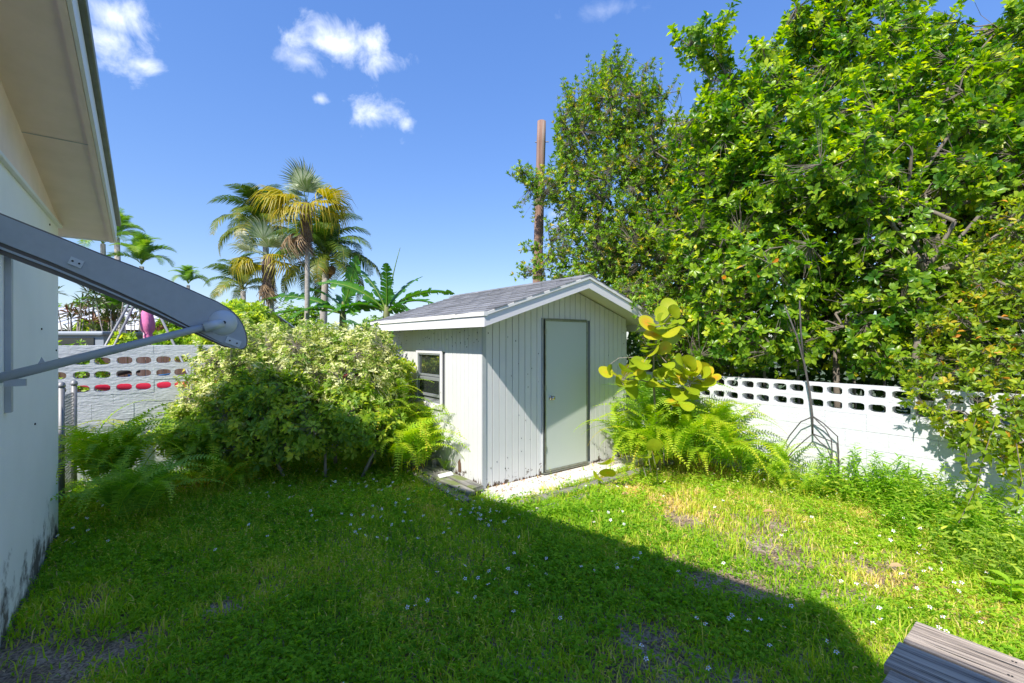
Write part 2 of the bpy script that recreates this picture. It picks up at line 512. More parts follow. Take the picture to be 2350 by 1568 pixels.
def bevel(o, w=.004, seg=2):
    m = o.modifiers.new('bevel', 'BEVEL'); m.width = w; m.segments = seg; m.limit_method = 'ANGLE'
    return o


def norm(a):
    a = np.asarray(a, dtype=float)
    return a / np.maximum(np.linalg.norm(a, axis=-1, keepdims=True), 1e-9)


def leaf_template(w=.4, fold=.12, bend=.15, hi=True, tipw=.75):
    """leaf along +Y length 1, normal +Z"""
    if hi:
        V = [(0, 0, 0), (0, .38, -.0), (0, .74, -bend * .4), (0, 1, -bend),
             (-w * .5 * .85, .3, fold * w), (-w * .5 * tipw * 1.2, .68, fold * w - bend * .3), (w * .5 * .85, .3, fold * w), (w * .5 * tipw * 1.2, .68, fold * w - bend * .3)]
        Fs = [np.array([[0, 1, 4], [2, 3, 5], [0, 6, 1], [2, 7, 3]]), np.array([[1, 2, 5, 4], [1, 6, 7, 2]])]
    else:
        V = [(0, 0, 0), (-w * .5, .5, fold * w), (0, 1, -bend), (w * .5, .5, fold * w)]
        Fs = [np.array([[0, 2, 1], [0, 3, 2]])]
    return np.array(V, dtype=float), Fs


def frames(dirv, nrm):
    y = norm(dirv)
    z = nrm - (np.sum(nrm * y, -1, keepdims=True)) * y
    z = norm(z)
    x = np.cross(y, z)
    return np.stack([x, y, z], axis=-1)       # (N,3,3) columns


def scatter(tpl, pos, R, scale, tint):
    V, Fs = tpl
    N = len(pos); nv = len(V)
    scale = np.asarray(scale, float)
    if scale.ndim == 1: scale = scale[:, None]
    loc_ = V[None] * scale[:, None, :]
    W = np.einsum('nij,nvj->nvi', R, loc_) + pos[:, None]
    off = (np.arange(N) * nv)
    out = [(f[None] + off[:, None, None]).reshape(-1, f.shape[1]) for f in Fs]
    return W.reshape(-1, 3), out, np.repeat(tint, nv)


def merge(items):
    Vs, Fd, Ts, o = [], {}, [], 0
    for V, Fs, T in items:
        Vs.append(V); Ts.append(T)
        for f in Fs: Fd.setdefault(f.shape[1], []).append(f + o)
        o += len(V)
    return np.concatenate(Vs), [np.concatenate(v) for v in Fd.values()], np.concatenate(Ts)


def twigs(p0, p1, r0, r1, n=3):
    """N straight tapered prisms"""
    N = len(p0); t = norm(p1 - p0)
    ref = np.where(np.abs(t[:, 2:3]) > .9, np.array([[1.0, 0, 0]]), np.array([[0, 0, 1.0]]))
    a = norm(np.cross(t, ref)); b = np.cross(t, a)
    r0 = np.broadcast_to(r0, (N,)); r1 = np.broadcast_to(r1, (N,))
    V = np.zeros((N, 2 * n, 3))
    for k in range(n):
        w = 2 * math.pi * k / n
        d = a * math.cos(w) + b * math.sin(w)
        V[:, k] = p0 + d * r0[:, None]; V[:, n + k] = p1 + d * r1[:, None]
    f = np.array([[k, (k + 1) % n, n + (k + 1) % n, n + k] for k in range(n)])
    Fs = (f[None] + (np.arange(N) * 2 * n)[:, None, None]).reshape(-1, 4)
    return V.reshape(-1, 3), [Fs], np.full(N * 2 * n, .5)


def curved(p0, p1, r0, r1, seg, wob, sag=0.0):
    """chain of prisms along wobbly curves, (N,3) ends"""
    N = len(p0); out = []
    L_ = np.linalg.norm(p1 - p0, axis=1, keepdims=True)
    pts = []
    for i in range(seg + 1):
        t = i / seg
        q = p0 * (1 - t) + p1 * t
        if 0 < i < seg: q = q + rng.normal(0, 1, (N, 3)) * L_ * wob
        q = q + np.array([0, 0, 1.0]) * (sag * math.sin(math.pi * t)) * L_
        pts.append(q)
    for i in range(seg):
        ra = r0 + (r1 - r0) * i / seg; rb = r0 + (r1 - r0) * (i + 1) / seg
        out.append(twigs(pts[i], pts[i + 1], ra, rb, 5 if np.max(r0) > .02 else 3))
    return merge(out)


def vnoise(x, y, s, seed=0):
    r = np.random.default_rng(seed); a = np.zeros_like(x)
    for k in range(7):
        th = r.uniform(0, 6.28); fr = s * r.uniform(.5, 1.9); ph = r.uniform(0, 6.28)
        a = a + np.sin((x * math.cos(th) + y * math.sin(th)) * fr + ph + 1.3 * np.sin(x * fr * .37 + y * fr * .51 + ph * 2))
    return a / 7


def blob_points(blobs, n, shell=.45, cull=.62):
    C = np.array([b[0] for b in blobs], float); R = np.array([b[1] for b in blobs], float)
    if R.ndim == 1: R = np.repeat(R[:, None], 3, 1)
    w = R.prod(1) ** (2 / 3); w /= w.sum()
    k = rng.choice(len(blobs), n, p=w)
    d = norm(rng.normal(size=(n, 3)))
    r = shell + (1 - shell) * rng.random(n) ** .6
    lump = 1 + .18 * np.sin(d[:, 0] * 5 + k) * np.sin(d[:, 1] * 6 + k * 2) + .1 * np.sin(d[:, 2] * 9 + k)
    p = C[k] + d * R[k] * (r * lump)[:, None]
    keep = np.ones(n, bool)
    for i in range(len(blobs)):
        q = np.linalg.norm((p - C[i]) / R[i], axis=1)
        keep &= ~((q < cull) & (k != i) & (rng.random(n) < .75))
    return p[keep], d[keep]


def rosettes(p, d, per, length, tpl, tilt=(35, 80), upb=.45, jit=.35, tint=(0, .9), rare=.0, droop=0.0):
    n = len(p)
    axis = norm(d * .6 + UP * upb + rng.normal(0, jit, (n, 3)))
    ref = norm(np.cross(axis, rng.normal(size=(n, 3)))); ref2 = np.cross(axis, ref)
    pos, dr, nm = [], [], []
    base_t = rng.uniform(tint[0], tint[1], n)
    ts = []
    for k in range(per):
        ang = k * 2.39996 + rng.uniform(-.3, .3, n)
        tl = np.radians(rng.uniform(tilt[0], tilt[1], n))
        side = ref * np.cos(ang)[:, None] + ref2 * np.sin(ang)[:, None]
        dv = axis * np.cos(tl)[:, None] + side * np.sin(tl)[:, None]
        dv[:, 2] -= droop
        pos.append(p + dv * length * .12 + axis * (length * .1 * (k / per))); dr.append(dv); nm.append(axis * .8 - side * .2 + rng.normal(0, .15, (n, 3)))
        t = np.clip(base_t + rng.normal(0, .13, n), 0, .93)
        if rare: t = np.where(rng.random(n) < rare, rng.uniform(.96, 1, n), t)
        ts.append(t)
    pos = np.concatenate(pos); dr = np.concatenate(dr); nm = np.concatenate(nm); ts = np.concatenate(ts)
    s = length * rng.uniform(.65, 1.15, len(pos))
    return pos, frames(dr, nm), s, ts


def kmeans(p, k, it=4):
    c = p[rng.choice(len(p), k, replace=False)].copy()
    for _ in range(it):
        d = ((p[:, None, :] - c[None]) ** 2).sum(-1) if len(p) * k < 4e6 else None
        if d is None: break
        a = d.argmin(1)
        for i in range(k):
            if (a == i).any(): c[i] = p[a == i].mean(0)
    return c


def nearest(p, c):
    return ((p[:, None, :] - c[None]) ** 2).sum(-1).argmin(1)


def crown_tree(root, base, blobs, n, per, length, tpl, lm, bark, trunks, hubs=(10, 70), rare=0, tint=(0, .9), tilt=(35, 80),
               shell=.45, cull=.62, upb=.45, rr=(.05, .012), single=0, droop=0, clip=None, trunk_name='trunk', jit=.35, shoots=0, slen=.4):
    p, d = blob_points(blobs, n, shell, cull)
    sh = None
    if shoots:
        top = p[:, 2] > np.percentile(p[:, 2], 35)
        ii = rng.choice(np.nonzero(top)[0], shoots)
        sd = norm(d[ii] * .6 + UP * .8 + rng.normal(0, .25, (shoots, 3)))
        sl = slen * rng.uniform(.35, 1.0, shoots)
        fr = np.linspace(.25, 1, 6)
        sp = (p[ii][:, None] + sd[:, None] * (sl[:, None, None] * fr[None, :, None])).reshape(-1, 3)
        sh = (p[ii], p[ii] + sd * sl[:, None])
        p = np.concatenate([p, sp]); d = np.concatenate([d, np.repeat(sd, 6, 0)])
    if clip is not None:
        k = clip(p); p, d = p[k], d[k]
        if sh is not None: k = clip(sh[1]) & clip(sh[0]); sh = (sh[0][k], sh[1][k])
    pos, R, s, ts = rosettes(p, d, per, length, tpl, tilt, upb, jit, tint, rare, droop)
    base = np.asarray(base, float)
    n_single = 0
    if single:
        dist = np.linalg.norm(pos - np.array([0, 0, EYE]), axis=1)
        order = np.argsort(dist)
        inview = (pos[:, 1] > .5) & (np.abs(pos[:, 0]) < pos[:, 1] * 1.10)
        order = order[inview[order]]
        pick = order[:single]
        mask = np.zeros(len(pos), bool); mask[pick] = True
        meshes = []
        for j in range(8):
            me = mk('leaf', tpl[0], tpl[1], np.full(len(tpl[0]), [.1, .25, .35, .45, .55, .65, .8, .98][j])); me.materials.append(lm); meshes.append(me)
        for i in pick:
            j = 7 if ts[i] > .95 else min(6, int(ts[i] * 7))
            o = bpy.data.objects.new('leaf', meshes[j]); COL.objects.link(o); o.parent = root
            Mx = Matrix([[*(R[i][r] * s[i]), pos[i][r] - base[r]] for r in range(3)] + [[0, 0, 0, 1]])
            o.matrix_local = Mx
        pos, R, s, ts = pos[~mask], R[~mask], s[~mask], ts[~mask]
    V, Fs, T = scatter(tpl, pos - base, R, s, ts)
    link('foliage', mk('foliage', V, Fs, T), lm, root, kind='stuff')
    # limbs
    h2 = kmeans(p, hubs[1]); h1 = kmeans(h2, hubs[0])
    tr = np.array([t[-1] for t in trunks], float)
    a = nearest(p, h2)
    parts = [curved(h2[a] - base, p - base, rr[1] * .35, rr[1] * .12, 2, .06)]
    a = nearest(h2, h1)
    parts.append(curved(h1[a] - base, h2 - base, rr[1] * 1.0, rr[1] * .45, 4, .07))
    a = nearest(h1, tr)
    parts.append(curved(tr[a] - base, h1 - base, rr[0] * .6, rr[1] * 1.1, 5, .05, .06))
    if sh is not None: parts.append(twigs(sh[0] - base, sh[1] - base, rr[1] * .35, rr[1] * .15))
    V, Fs, T = merge(parts)
    link('branches', mk('branches', V, Fs, T, True), bark, root, kind='stuff')
    for t in trunks:
        mb = MB(); m_ = len(t)
        mb.tube([np.asarray(q) - base for q in t], [rr[0] * (1.15 - .5 * i / (m_ - 1)) for i in range(m_)], 8)
        link(trunk_name, mb.mesh('trunk', True), bark, root)
    return root


# ------------------------------------------------------------------ ground
def ground():
    # far sheet with a finer yard sheet on top
    me = MB().add([(-600, -300, -.03), (600, -300, -.03), (600, 1500, -.03), (-600, 1500, -.03)], [(0, 1, 2, 3)]).mesh('ground', fix=False)
    link('ground', me, M['farground'], kind='structure')
    nx, ny = 150, 140
    xs = np.linspace(-9, 9, nx); ys = np.linspace(-3, 12, ny)
    X, Y = np.meshgrid(xs, ys)
    Z = .018 * vnoise(X, Y, 1.6, 3) + .012 * vnoise(X, Y, 5, 4)
    V = np.stack([X.ravel(), Y.ravel(), Z.ravel()], 1)
    i = np.arange(nx * ny).reshape(ny, nx)
    Fq = np.stack([i[:-1, :-1], i[:-1, 1:], i[1:, 1:], i[1:, :-1]], -1).reshape(-1, 4)
    link('soil', mk('soil', V, [Fq], smooth=True), M['soil'], kind='structure')


ground()


# ------------------------------------------------------------------ house at the left
def house():
    t = thing('white_house', 'white stucco house gable wall with cream soffit filling the left edge', 'house', HOUSE, TH)
    k = .205; yE = .25; yP = -6.25; ox = .40
    yS, yB = -6.50, -11.0            # unseen roofline, stepped and flattened to set where its shadow edge falls
    def zs(y):
        if y >= yP: return 2.88 - k * y
        if y >= yS: return 2.88 - k * yP - (yP - y) / (yP - yS) * .55
        return 2.88 - k * yP - .55
    # wall: gable face at x = 0, body to the left
    poly = [(0, -.05), (0, zs(0) - .002), (yP, zs(yP) - .002), (yS, zs(yS) - .002), (yB + .25, zs(yB + .25) - .002), (yB + .25, -.05)]
    mb = MB(); mb.prism(poly, 'x', -6.5, 0)
    w = link('wall', mb.mesh('wall'), M['wall'], t)
    # horizontal moulding
    mb = MB(); mb.box(-.001, .03, yB + .3, -.005, 2.855, 2.885)
    bevel(link('moulding', mb.mesh(), M['fascia_w'], t), .006)
    mb = MB(); mb.prism([(-.01, 2.887), (yP, zs(yP) - .006), (yS, zs(yS) - .006), (yB + .3, zs(yS) - .006), (yB + .3, 2.887)], 'x', .001, .014)
    link('gable_panel', mb.mesh(), M['soffit'], t)
    # soffit slabs, one per slope
    for a, b in ((yE, yP), (yP, yS), (yS, yB)):
        mb = MB(); mb.prism([(a, zs(a)), (b, zs(b)), (b, zs(b) + .02), (a, zs(a) + .02)], 'x', -6.6, ox - .022)
        link('soffit', mb.mesh(), M['soffit'], t)
        mb = MB(); mb.prism([(a, zs(a) - .015), (b, zs(b) - .015), (b, zs(b) + .15), (a, zs(a) + .15)], 'x', ox - .02, ox)
        link('fascia', mb.mesh(), M['fascia_w'], t)
        mb = MB(); mb.prism([(a, zs(a) - .02), (b, zs(b) - .02), (b, zs(b) + .005), (a, zs(a) + .005)], 'x', ox - .055, ox - .0225)
        link('soffit_strip', mb.mesh(), M['soffit'], t)
        mb = MB(); mb.prism([(a + .0, zs(a) + .155), (b, zs(b) + .155), (b, zs(b) + .215), (a, zs(a) + .215)], 'x', ox - .03, ox + .035)
        bevel(link('drip_edge', mb.mesh(), M['gutter'], t), .012)
        mb = MB(); mb.prism([(a, zs(a) + .16), (b, zs(b) + .16), (b, zs(b) + .2), (a, zs(a) + .2)], 'x', -6.6, ox - .031)
        link('roof', mb.mesh(), M['roofing'], t)
    mb = MB(); mb.box(-6.6, ox - .023, yE + .001, yE + .022, zs(yE) - .01, zs(yE) + .155)
    link('fascia', mb.mesh(), M['fascia_w'], t)
    # soffit panel joint (thin recessed batten across the overhang)
    for yy in (-1.55, -3.9):
        mb = MB(); mb.prism([(yy, zs(yy) - .003), (yy - .008, zs(yy) - .003), (yy - .008, zs(yy) - .0005), (yy, zs(yy) - .0005)], 'x', .001, ox - .056)
        link('soffit_joint', mb.mesh(), M['trimgrey'], t)
    # small screws/holes in the wall
    for yy, zz in ((-1.05, 1.18), (-.8, 1.9), (-.13, 1.72), (-.45, 2.8)):
        mb = MB(); mb.tube([(.0, yy, zz), (.007, yy, zz)], .008, 8)
        link('screw', mb.mesh(), M['dark'], t)


house()


def awning():
    o = loc(HOUSE, 0, -2.05)      # hinge line on the wall
    t = thing('window_awning', 'grey metal awning arm with rounded end and long brace rod in left foreground', 'awning', o, TH)
    # side plate in the plane y=0; x outward from the wall. profile from the photograph, tapered
    def at(u, v):                  # intersect the view ray with the plate plane
        dx = (u - 1175) / FD; dz = -(v - 784) / FD
        # point = s*(dx,1,dz)+eye ; plane: (p-o).D = 0
        s = (o[0] * D[0] + o[1] * D[1]) / (dx * D[0] + D[1])
        p = np.array([dx * s, s, EYE + dz * s]) - o
        return (float(p @ F), float(p[2]))
    top = [at(u, v) for u, v in ((0, 492), (120, 540), (240, 588), (360, 633), (430, 664), (470, 682), (498, 694), (520, 707), (536, 719), (548, 733), (557, 748), (563, 765), (566, 782), (565, 793), (560, 799), (552, 801), (530, 799))]
    bot = [at(u, v) for u, v in ((440, 752), (360, 710), (240, 655), (120, 603), (0, 556))]
    # lengthen behind the frame edge towards the wall
    x0 = -.0
    sl = 0; top = [at(-60, 464)] + top
    sb = (bot[-1][1] - bot[-2][1]) / (bot[-1][0] - bot[-2][0]); bot = bot + [at(-60, 531)]
    poly = top + bot
    mb = MB(); mb.prism(poly, 'y', 0, .012)
    bevel(link('side_plate', mb.mesh(), M['awn'], t), .003)
    # rolled rim along the upper edge
    mb = MB(); mb.tube([(p[0], .012, p[1]) for p in top[:-1]], .009, 8)
    link('rim', mb.mesh('rim', True), M['awndark'], t)
    # channel behind the lower edge (underside seen below the plate)
    low = [at(u, v) for u, v in ((530, 799), (515, 797), (440, 763), (360, 726), (240, 676), (120, 628), (0, 583))]
    low.append(at(-60, 561))
    up = [at(u, v) for u, v in ((530, 796), (515, 788), (440, 750), (360, 708), (240, 653), (120, 601), (0, 554))]
    up.append(at(-60, 529))
    for j, (f0, f1, ys, mm) in enumerate(((0, .4, .014, 'awndark'), (.4, .6, .004, 'awn'), (.6, 1.0, .02, 'awndark'))):
        A = [(a[0] + (b[0] - a[0]) * f0, a[1] + (b[1] - a[1]) * f0) for a, b in zip(up, low)]
        B = [(a[0] + (b[0] - a[0]) * f1, a[1] + (b[1] - a[1]) * f1) for a, b in zip(up, low)]
        mb = MB()
        for i in range(len(A) - 1):
            mb.prism([A[i], B[i], B[i + 1], A[i + 1]], 'y', ys, ys + .03)
        link('channel', mb.mesh(), M[mm], t)
    # brace rod
    a = at(-20, 873); b = at(505, 742)
    mb = MB(); mb.tube([(a[0], -.035, a[1]), (b[0], -.035, b[1])], [.0295, .0235], 14)
    link('brace_rod', mb.mesh('rod', True), M['awn'], t)
    c = at(512, 741)
    cap = MB(); n = 28
    prof = [(.092, -.001), (.088, -.012), (.06, -.03), (.02, -.042), (.0, -.043)]
    V = []; Fs = []
    for r, y in prof:
        for k in range(n): V.append((c[0] + r * math.cos(k * 2 * math.pi / n), y, c[1] + r * math.sin(k * 2 * math.pi / n)))
    for i in range(len(prof) - 1):
        for k in range(n): Fs.append((i * n + k, i * n + (k + 1) % n, (i + 1) * n + (k + 1) % n, (i + 1) * n + k))
    cap.add(V, Fs)
    link('cap_disc', cap.mesh('cap', True), M['awnlight'], t)
    mb = MB(); mb.tube([(c[0], -.04, c[1]), (c[0], -.064, c[1])], .012, 10); link('bolt', mb.mesh(), M['dark'], t)
    d_ = at(490, 746)
    mb = MB(); mb.tube([(d_[0] - .06, -.036, d_[1] - .022), (c[0], -.036, c[1])], [.036, .03], 14); link('collar', mb.mesh('c', True), M['awnlight'], t)
    # clips on the plate
    for (u, v, w) in ((175, 603, .03), (535, 785, .045)):
        q = at(u, v); mb = MB()
        sl_ = -.44
        def rp(x, z): return (q[0] + x - z * sl_ * .9, q[1] + x * sl_ + z)
        mb.prism([rp(-w, -.022), rp(w, -.022), rp(w, .022), rp(-w, .022)], 'y', -.014, -.001)
        link('clip', mb.mesh(), M['awnlight'], t)
        for s_ in (-.5, .5):
            r_ = rp(w * s_, 0); mb = MB(); mb.tube([(r_[0], -.0145, r_[1]), (r_[0], -.019, r_[1])], .006, 8); link('screw', mb.mesh(), M['dark'], t)
    # fittings on the rod
    e = at(97, 832); mb = MB(); mb.prism([(e[0] - .02, e[1] - .02), (e[0] + .025, e[1] - .02), (e[0] + .012, e[1] + .01), (e[0] + .002, e[1] + .035), (e[0] - .006, e[1] + .01)], 'y', -.04, -.03)
    link('fitting', mb.mesh(), M['awn'], t)
    # wall rail and bracket
    mb = MB(); mb.box(.001, .03, .13, .18, 1.37, 2.42)
    link('wall_rail', mb.mesh(), M['awn'], t)
    g = at(30, 868); mb = MB(); mb.box(.0305, g[0] + .06, -.05, -.02, g[1] - .045, g[1] - .005); link('bracket', mb.mesh(), M['awn'], t)


awning()


# ------------------------------------------------------------------ shed
SW, SD = 2.727, 2.607            # front width, depth
OA, OB, OBK = .46, .28, .23      # overhangs front, side, back
SK = .3247
ZE, ZR = 2.121, 2.655            # drip top at eave / ridge
XR = SW / 2
rooftop = lambda x: ZR - abs(x - XR) * SK


def shed():
    t = thing('garden_shed', 'white grooved board garden shed with grey shingle gable roof and plain door', 'shed', SHED, TH)
    under = lambda x: rooftop(x) - .075
    # core body behind the boards
    mb = MB(); e = .014
    mb.prism([(e, .0), (SW - e, .0), (SW - e, under(SW - e) - .01), (XR, under(XR) - .01), (e, under(e) - .01)], 'y', e, SD - e)
    link('wall_core', mb.mesh(), M['groove'], t)
    # front boards
    w = .1016; n = int(SW / w) + 1
    x = .056
    r = random.Random(3)
    D0, D1 = .945, 1.822
    while x < SW - .04:
        x1 = min(x + w - .0065, SW)
        inside = (x1 > D0 and x < D1)
        z0 = .035 + r.uniform(-.008, .012)
        segs = [(z0, None)]
        if inside and x >= D0 - .02 and x1 <= D1 + .06:
            segs = [(z0, .075), (2.10, None)]
        for a, b in segs:
            mb = MB()
            if b is None:
                zt0, zt1 = under(x) - .004, under(x1) - .004
                pts = [(x, a), (x1, a)]
                if x < XR < x1: pts += [(x1, zt1), (XR, under(XR) - .004), (x, zt0)]
                else: pts += [(x1, zt1), (x, zt0)]
            else:
                pts = [(x, a), (x1, a), (x1, b), (x, b)]
            mb.prism(pts, 'y', -.002, .013)
            bevel(link('siding_board', mb.mesh(), M['siding'], t), .0022, 1)
        x += w
    # left boards
    y = .004; w2 = .0985
    while y < SD - .03:
        y1 = min(y + w2 - .0045, SD)
        z0 = .03 + r.uniform(-.008, .015)
        segs = [(z0, 2.03)]
        if y1 > .955 and y < 1.72: segs = [(z0, .875), (1.66, 2.03)]
        for a, b in segs:
            mb = MB(); mb.box(-.002, .013, y, y1, a, b)
            bevel(link('siding_board', mb.mesh(), M['siding'], t), .0022, 1)
        y += w2
    # back and right walls
    mb = MB(); mb.box(SW - .013, SW, .015, SD, .03, 2.02); link('siding_sheet', mb.mesh(), M['siding'], t)
    mb = MB(); mb.box(.015, SW - .015, SD - .0135, SD, .03, 2.02); link('siding_sheet', mb.mesh(), M['siding'], t)
    # corner trim
    mb = MB(); mb.box(.0, .052, -.012, -.0025, .04, under(.02) - .012); link('corner_trim', mb.mesh(), M['trimgrey'], t)
    # roof deck
    for s in (-1, 1):
        xe = -OB if s < 0 else SW + OB
        mb = MB(); zt, zr = rooftop(xe) - .012, ZR - .012
        mb.prism([(xe - s * .021, zt - .045), (XR, zr - .05), (XR, zr), (xe - s * .021, zt)], 'y', -OA + .021, SD + OBK - .021)
        link('roof_deck', mb.mesh(), M['shedsoffit'], t)
        # rake fascia boards front and back, fascia at eave
        for ya, yb in ((-OA, -OA + .02), (SD + OBK - .02, SD + OBK)):
            mb = MB(); mb.prism([(xe, rooftop(xe) - .163), (XR, ZR - .163), (XR, ZR - .042), (xe, rooftop(xe) - .042)], 'y', ya, yb)
            bevel(link('rake_board', mb.mesh(), M['trim'], t), .002, 1)
            yd = (ya - .016, ya + .03) if ya < 0 else (yb - .03, yb + .016)
            mb = MB(); mb.prism([(xe - 0.0, rooftop(xe) - .044), (XR, ZR - .044), (XR, ZR - .006), (xe, rooftop(xe) - .006)], 'y', *yd)
            bevel(link('drip_strip', mb.mesh(), M['drip'], t), .002, 1)
        xa, xb = (xe, xe + .02) if s < 0 else (xe - .02, xe)
        mb = MB(); mb.box(xa, xb, -OA + .0202, SD + OBK - .0202, rooftop(xe) - .163, rooftop(xe) - .042)
        bevel(link('eave_board', mb.mesh(), M['trim'], t), .002, 1)
        # eave drip strips: near piece overlaps the far piece
        xa, xb = (xe - .016, xe + .03) if s < 0 else (xe - .03, xe + .016)
        for (p, q, dz) in ((-OA - .0165, .22, .003), (.2205, SD + OBK + .016, 0)):
            mb = MB(); mb.box(xa, xb, p, q, rooftop(xe) - .046 + dz, rooftop(xe) + .001 + dz)
            link('drip_strip', mb.mesh(), M['drip'], t)
    # shingles
    shm = []
    slope = math.atan(SK); Ls = (XR + OB) / math.cos(slope)
    exp_ = .142
    for v in range(3):
        mb = MB(); Wd = .302 - .006 - .003 * v
        # local: x up the slope, y along the ridge, wedge thicker at butt
        V = [(0, 0, 0), (.19, 0, 0), (.19, Wd, 0), (0, Wd, 0), (0, 0, .016 + .003 * v), (.19, 0, .003), (.19, Wd, .003), (0, Wd, .013 + .004 * v)]
        mb.add(V, [(3, 2, 1, 0), (4, 5, 6, 7), (0, 1, 5, 4), (1, 2, 6, 5), (2, 3, 7, 6), (3, 0, 4, 7)])
        me = mb.mesh('shingle'); me.materials.append(M_SH); shm.append(me)
    for s in (-1, 1):
        rows = int(Ls / exp_)
        for i in range(rows + 1):
            d = i * exp_ - .012
            off = (i % 2) * .15 - .02
            yy = -OA - .012 - (0.15 if i % 2 else 0) + 0.0
            while yy < SD + OBK - .02:
                ya = max(yy, -OA - .019)
                me = shm[r.randrange(3)]
                if yy < -OA - .02:      # half tab at the verge
                    wy = .302 + yy - ya
                else: wy = .302
                o = bpy.data.objects.new('shingle', me); COL.objects.link(o); o.parent = t
                xs = -OB + d * math.cos(slope) if s < 0 else SW + OB - d * math.cos(slope)
                zz = rooftop(-OB) + d * math.sin(slope) + .003 - .012
                ang = slope if s > 0 else -slope
                Mx = Matrix.Translation((xs, ya + r.uniform(-.003, .003), zz)) @ Matrix.Rotation(-slope if s < 0 else slope, 4, 'Y')
                sy = wy / .302 * (1 if yy + .302 < SD + OBK else (SD + OBK + .012 - yy) / .302)
                if s > 0:
                    Mx = Mx @ Matrix.Scale(-1, 4, (1, 0, 0))
                over = d + .19 - Ls
                sx = 1 if over <= 0 else max(.12, (.19 - over) / .19)
                Mx = Mx @ Matrix.Diagonal((sx, sy, 1, 1)) @ Matrix.Rotation(rad(r.uniform(-.6, .6)), 4, 'Z')
                o.matrix_local = Mx
                yy += .302
    # ridge cap
    yy = -OA - .014
    capm = MB(); capm.prism([(-.12, -.12 * SK), (0, 0), (.12, -.12 * SK), (.12, -.12 * SK + .01), (0, .012), (-.12, -.12 * SK + .01)], 'y', 0, .235)
    cme = capm.mesh('ridge_cap'); cme.materials.append(M_SH)
    while yy < SD + OBK - .1:
        o = bpy.data.objects.new('ridge_cap', cme); COL.objects.link(o); o.parent = t; o.location = (XR, yy, ZR + .006); o.rotation_euler = (rad(.8), 0, 0); yy += .2
    # door
    x0, x1, z0, z1 = .968, 1.797, .066, 2.098
    mb = MB(); mb.box(x0 + .032, x1 - .026, -.030, .012, z0 + .03, z1 - .028)
    door = link('door', mb.mesh(), M['doorp'], t)
    fr = []
    for nm, b, mm in (('hinge_gap', (x0 - .012, x0 + .014, -.006, .012, z0 + .0, z1 - .002), 'dark'),
                      ('door_edge', (x0 + .015, x0 + .031, -.034, .010, z0 + .006, z1 - .005), 'doorm'),
                      ('door_edge', (x1 - .0255, x1 - .008, -.034, .010, z0 + .006, z1 - .005), 'doorm'),
                      ('door_edge', (x0 + .0315, x1 - .026, -.034, .010, z1 - .027, z1 - .005), 'doorm'),
                      ('door_edge', (x0 + .0315, x1 - .026, -.040, .010, z0 + .004, z0 + .029), 'doorm'),
                      ('door_frame', (x0 - .024, x0 - .013, -.028, .012, z0, z1 + .012), 'trimgrey'),
                      ('door_frame', (x1 - .004, x1 + .012, -.020, .012, z0, z1 + .012), 'trimgrey'),
                      ('door_frame', (x0 - .012, x1 - .0045, -.020, .012, z1 - .001, z1 + .013), 'doorm'),
                      ('threshold', (x0 - .02, x1 + .0, -.050, .008, z0 - .014, z0 + .0), 'doorm')):
        mb = MB(); mb.box(*b); link(nm, mb.mesh(), M[mm], t)
    kb = MB(); kx, kz = 1.085, 1.05
    prof = [(-.031, .031), (-.036, .029), (-.040, .012), (-.062, .012), (-.070, .026), (-.086, .029), (-.096, .022), (-.099, .004)]
    kb.tube([(kx, p[0], kz) for p in prof], [p[1] for p in prof], 16)
    kn = link('knob', kb.mesh('knob', True), M['knob'], door)
    for zz in (.35, 1.15, 1.9):
        mb = MB(); mb.box(x0 + .002, x0 + .03, -.042, -.0345, zz, zz + .07); link('hinge', mb.mesh(), M['doorm'], door)
    # window on the left wall: plane x=0, outward -x
    wy0, wy1, wz0, wz1 = .944, 1.731, .864, 1.668
    win = bpy.data.objects.new('window', None); COL.objects.link(win); win.parent = t
    def bx(nm, mm, *b):
        mb = MB(); mb.box(*b); return bevel(link(nm, mb.mesh(), M[mm], win), .0015, 1)
    cw = .05
    bx('casing', 'trim', -.022, -.0025, wy0, wy0 + cw, wz0, wz1)
    bx('casing', 'trim', -.022, -.0025, wy1 - cw, wy1, wz0, wz1)
    bx('casing', 'trim', -.022, -.0025, wy0 + cw + .0005, wy1 - cw - .0005, wz1 - .035, wz1)
    bx('sill', 'trim', -.030, -.0025, wy0 + cw + .0005, wy1 - cw - .0005, wz0, wz0 + .075)
    a, b, c, d = wy0 + cw + .001, wy1 - cw - .001, wz0 + .076, wz1 - .036
    bx('window_frame', 'alum', -.016, .03, a, a + .022, c, d)
    bx('window_frame', 'alum', -.016, .03, b - .022, b, c, d)
    bx('window_frame', 'alum', -.016, .03, a + .0225, b - .0225, d - .022, d)
    bx('window_frame', 'alum', -.010, .03, a + .0225, b - .0225, c, c + .03)
    zm = c + (d - c) * .53
    # upper sash
    bx('sash_rail', 'alum', .006, .02, a + .0225, b - .0225, zm - .0, zm + .03)
    bx('window_pane', 'glass', .012, .016, a + .0225, b - .0225, zm + .0305, d - .0225)
    # lower sash, raised a little
    zl = c + .085
    bx('sash_rail', 'alum', -.012, .004, a + .0225, b - .0225, zm - .055, zm - .012)
    bx('sash_rail', 'alum', -.012, .004, a + .0225, b - .0225, zl, zl + .04)
    bx('sash_rail', 'alum', -.012, .004, a + .0225, a + .042, zl + .0405, zm - .0555)
    bx('sash_rail', 'alum', -.012, .004, b - .042, b - .0225, zl + .0405, zm - .0555)
    bx('window_pane', 'glass', -.006, -.002, a + .0425, b - .0425, zl + .0405, zm - .0555)
    bx('opening', 'dark', .02, .03, a + .0225, b - .0225, c + .031, zl + .01)
    # insect nests and nail heads: small dark studs
    mb = MB()
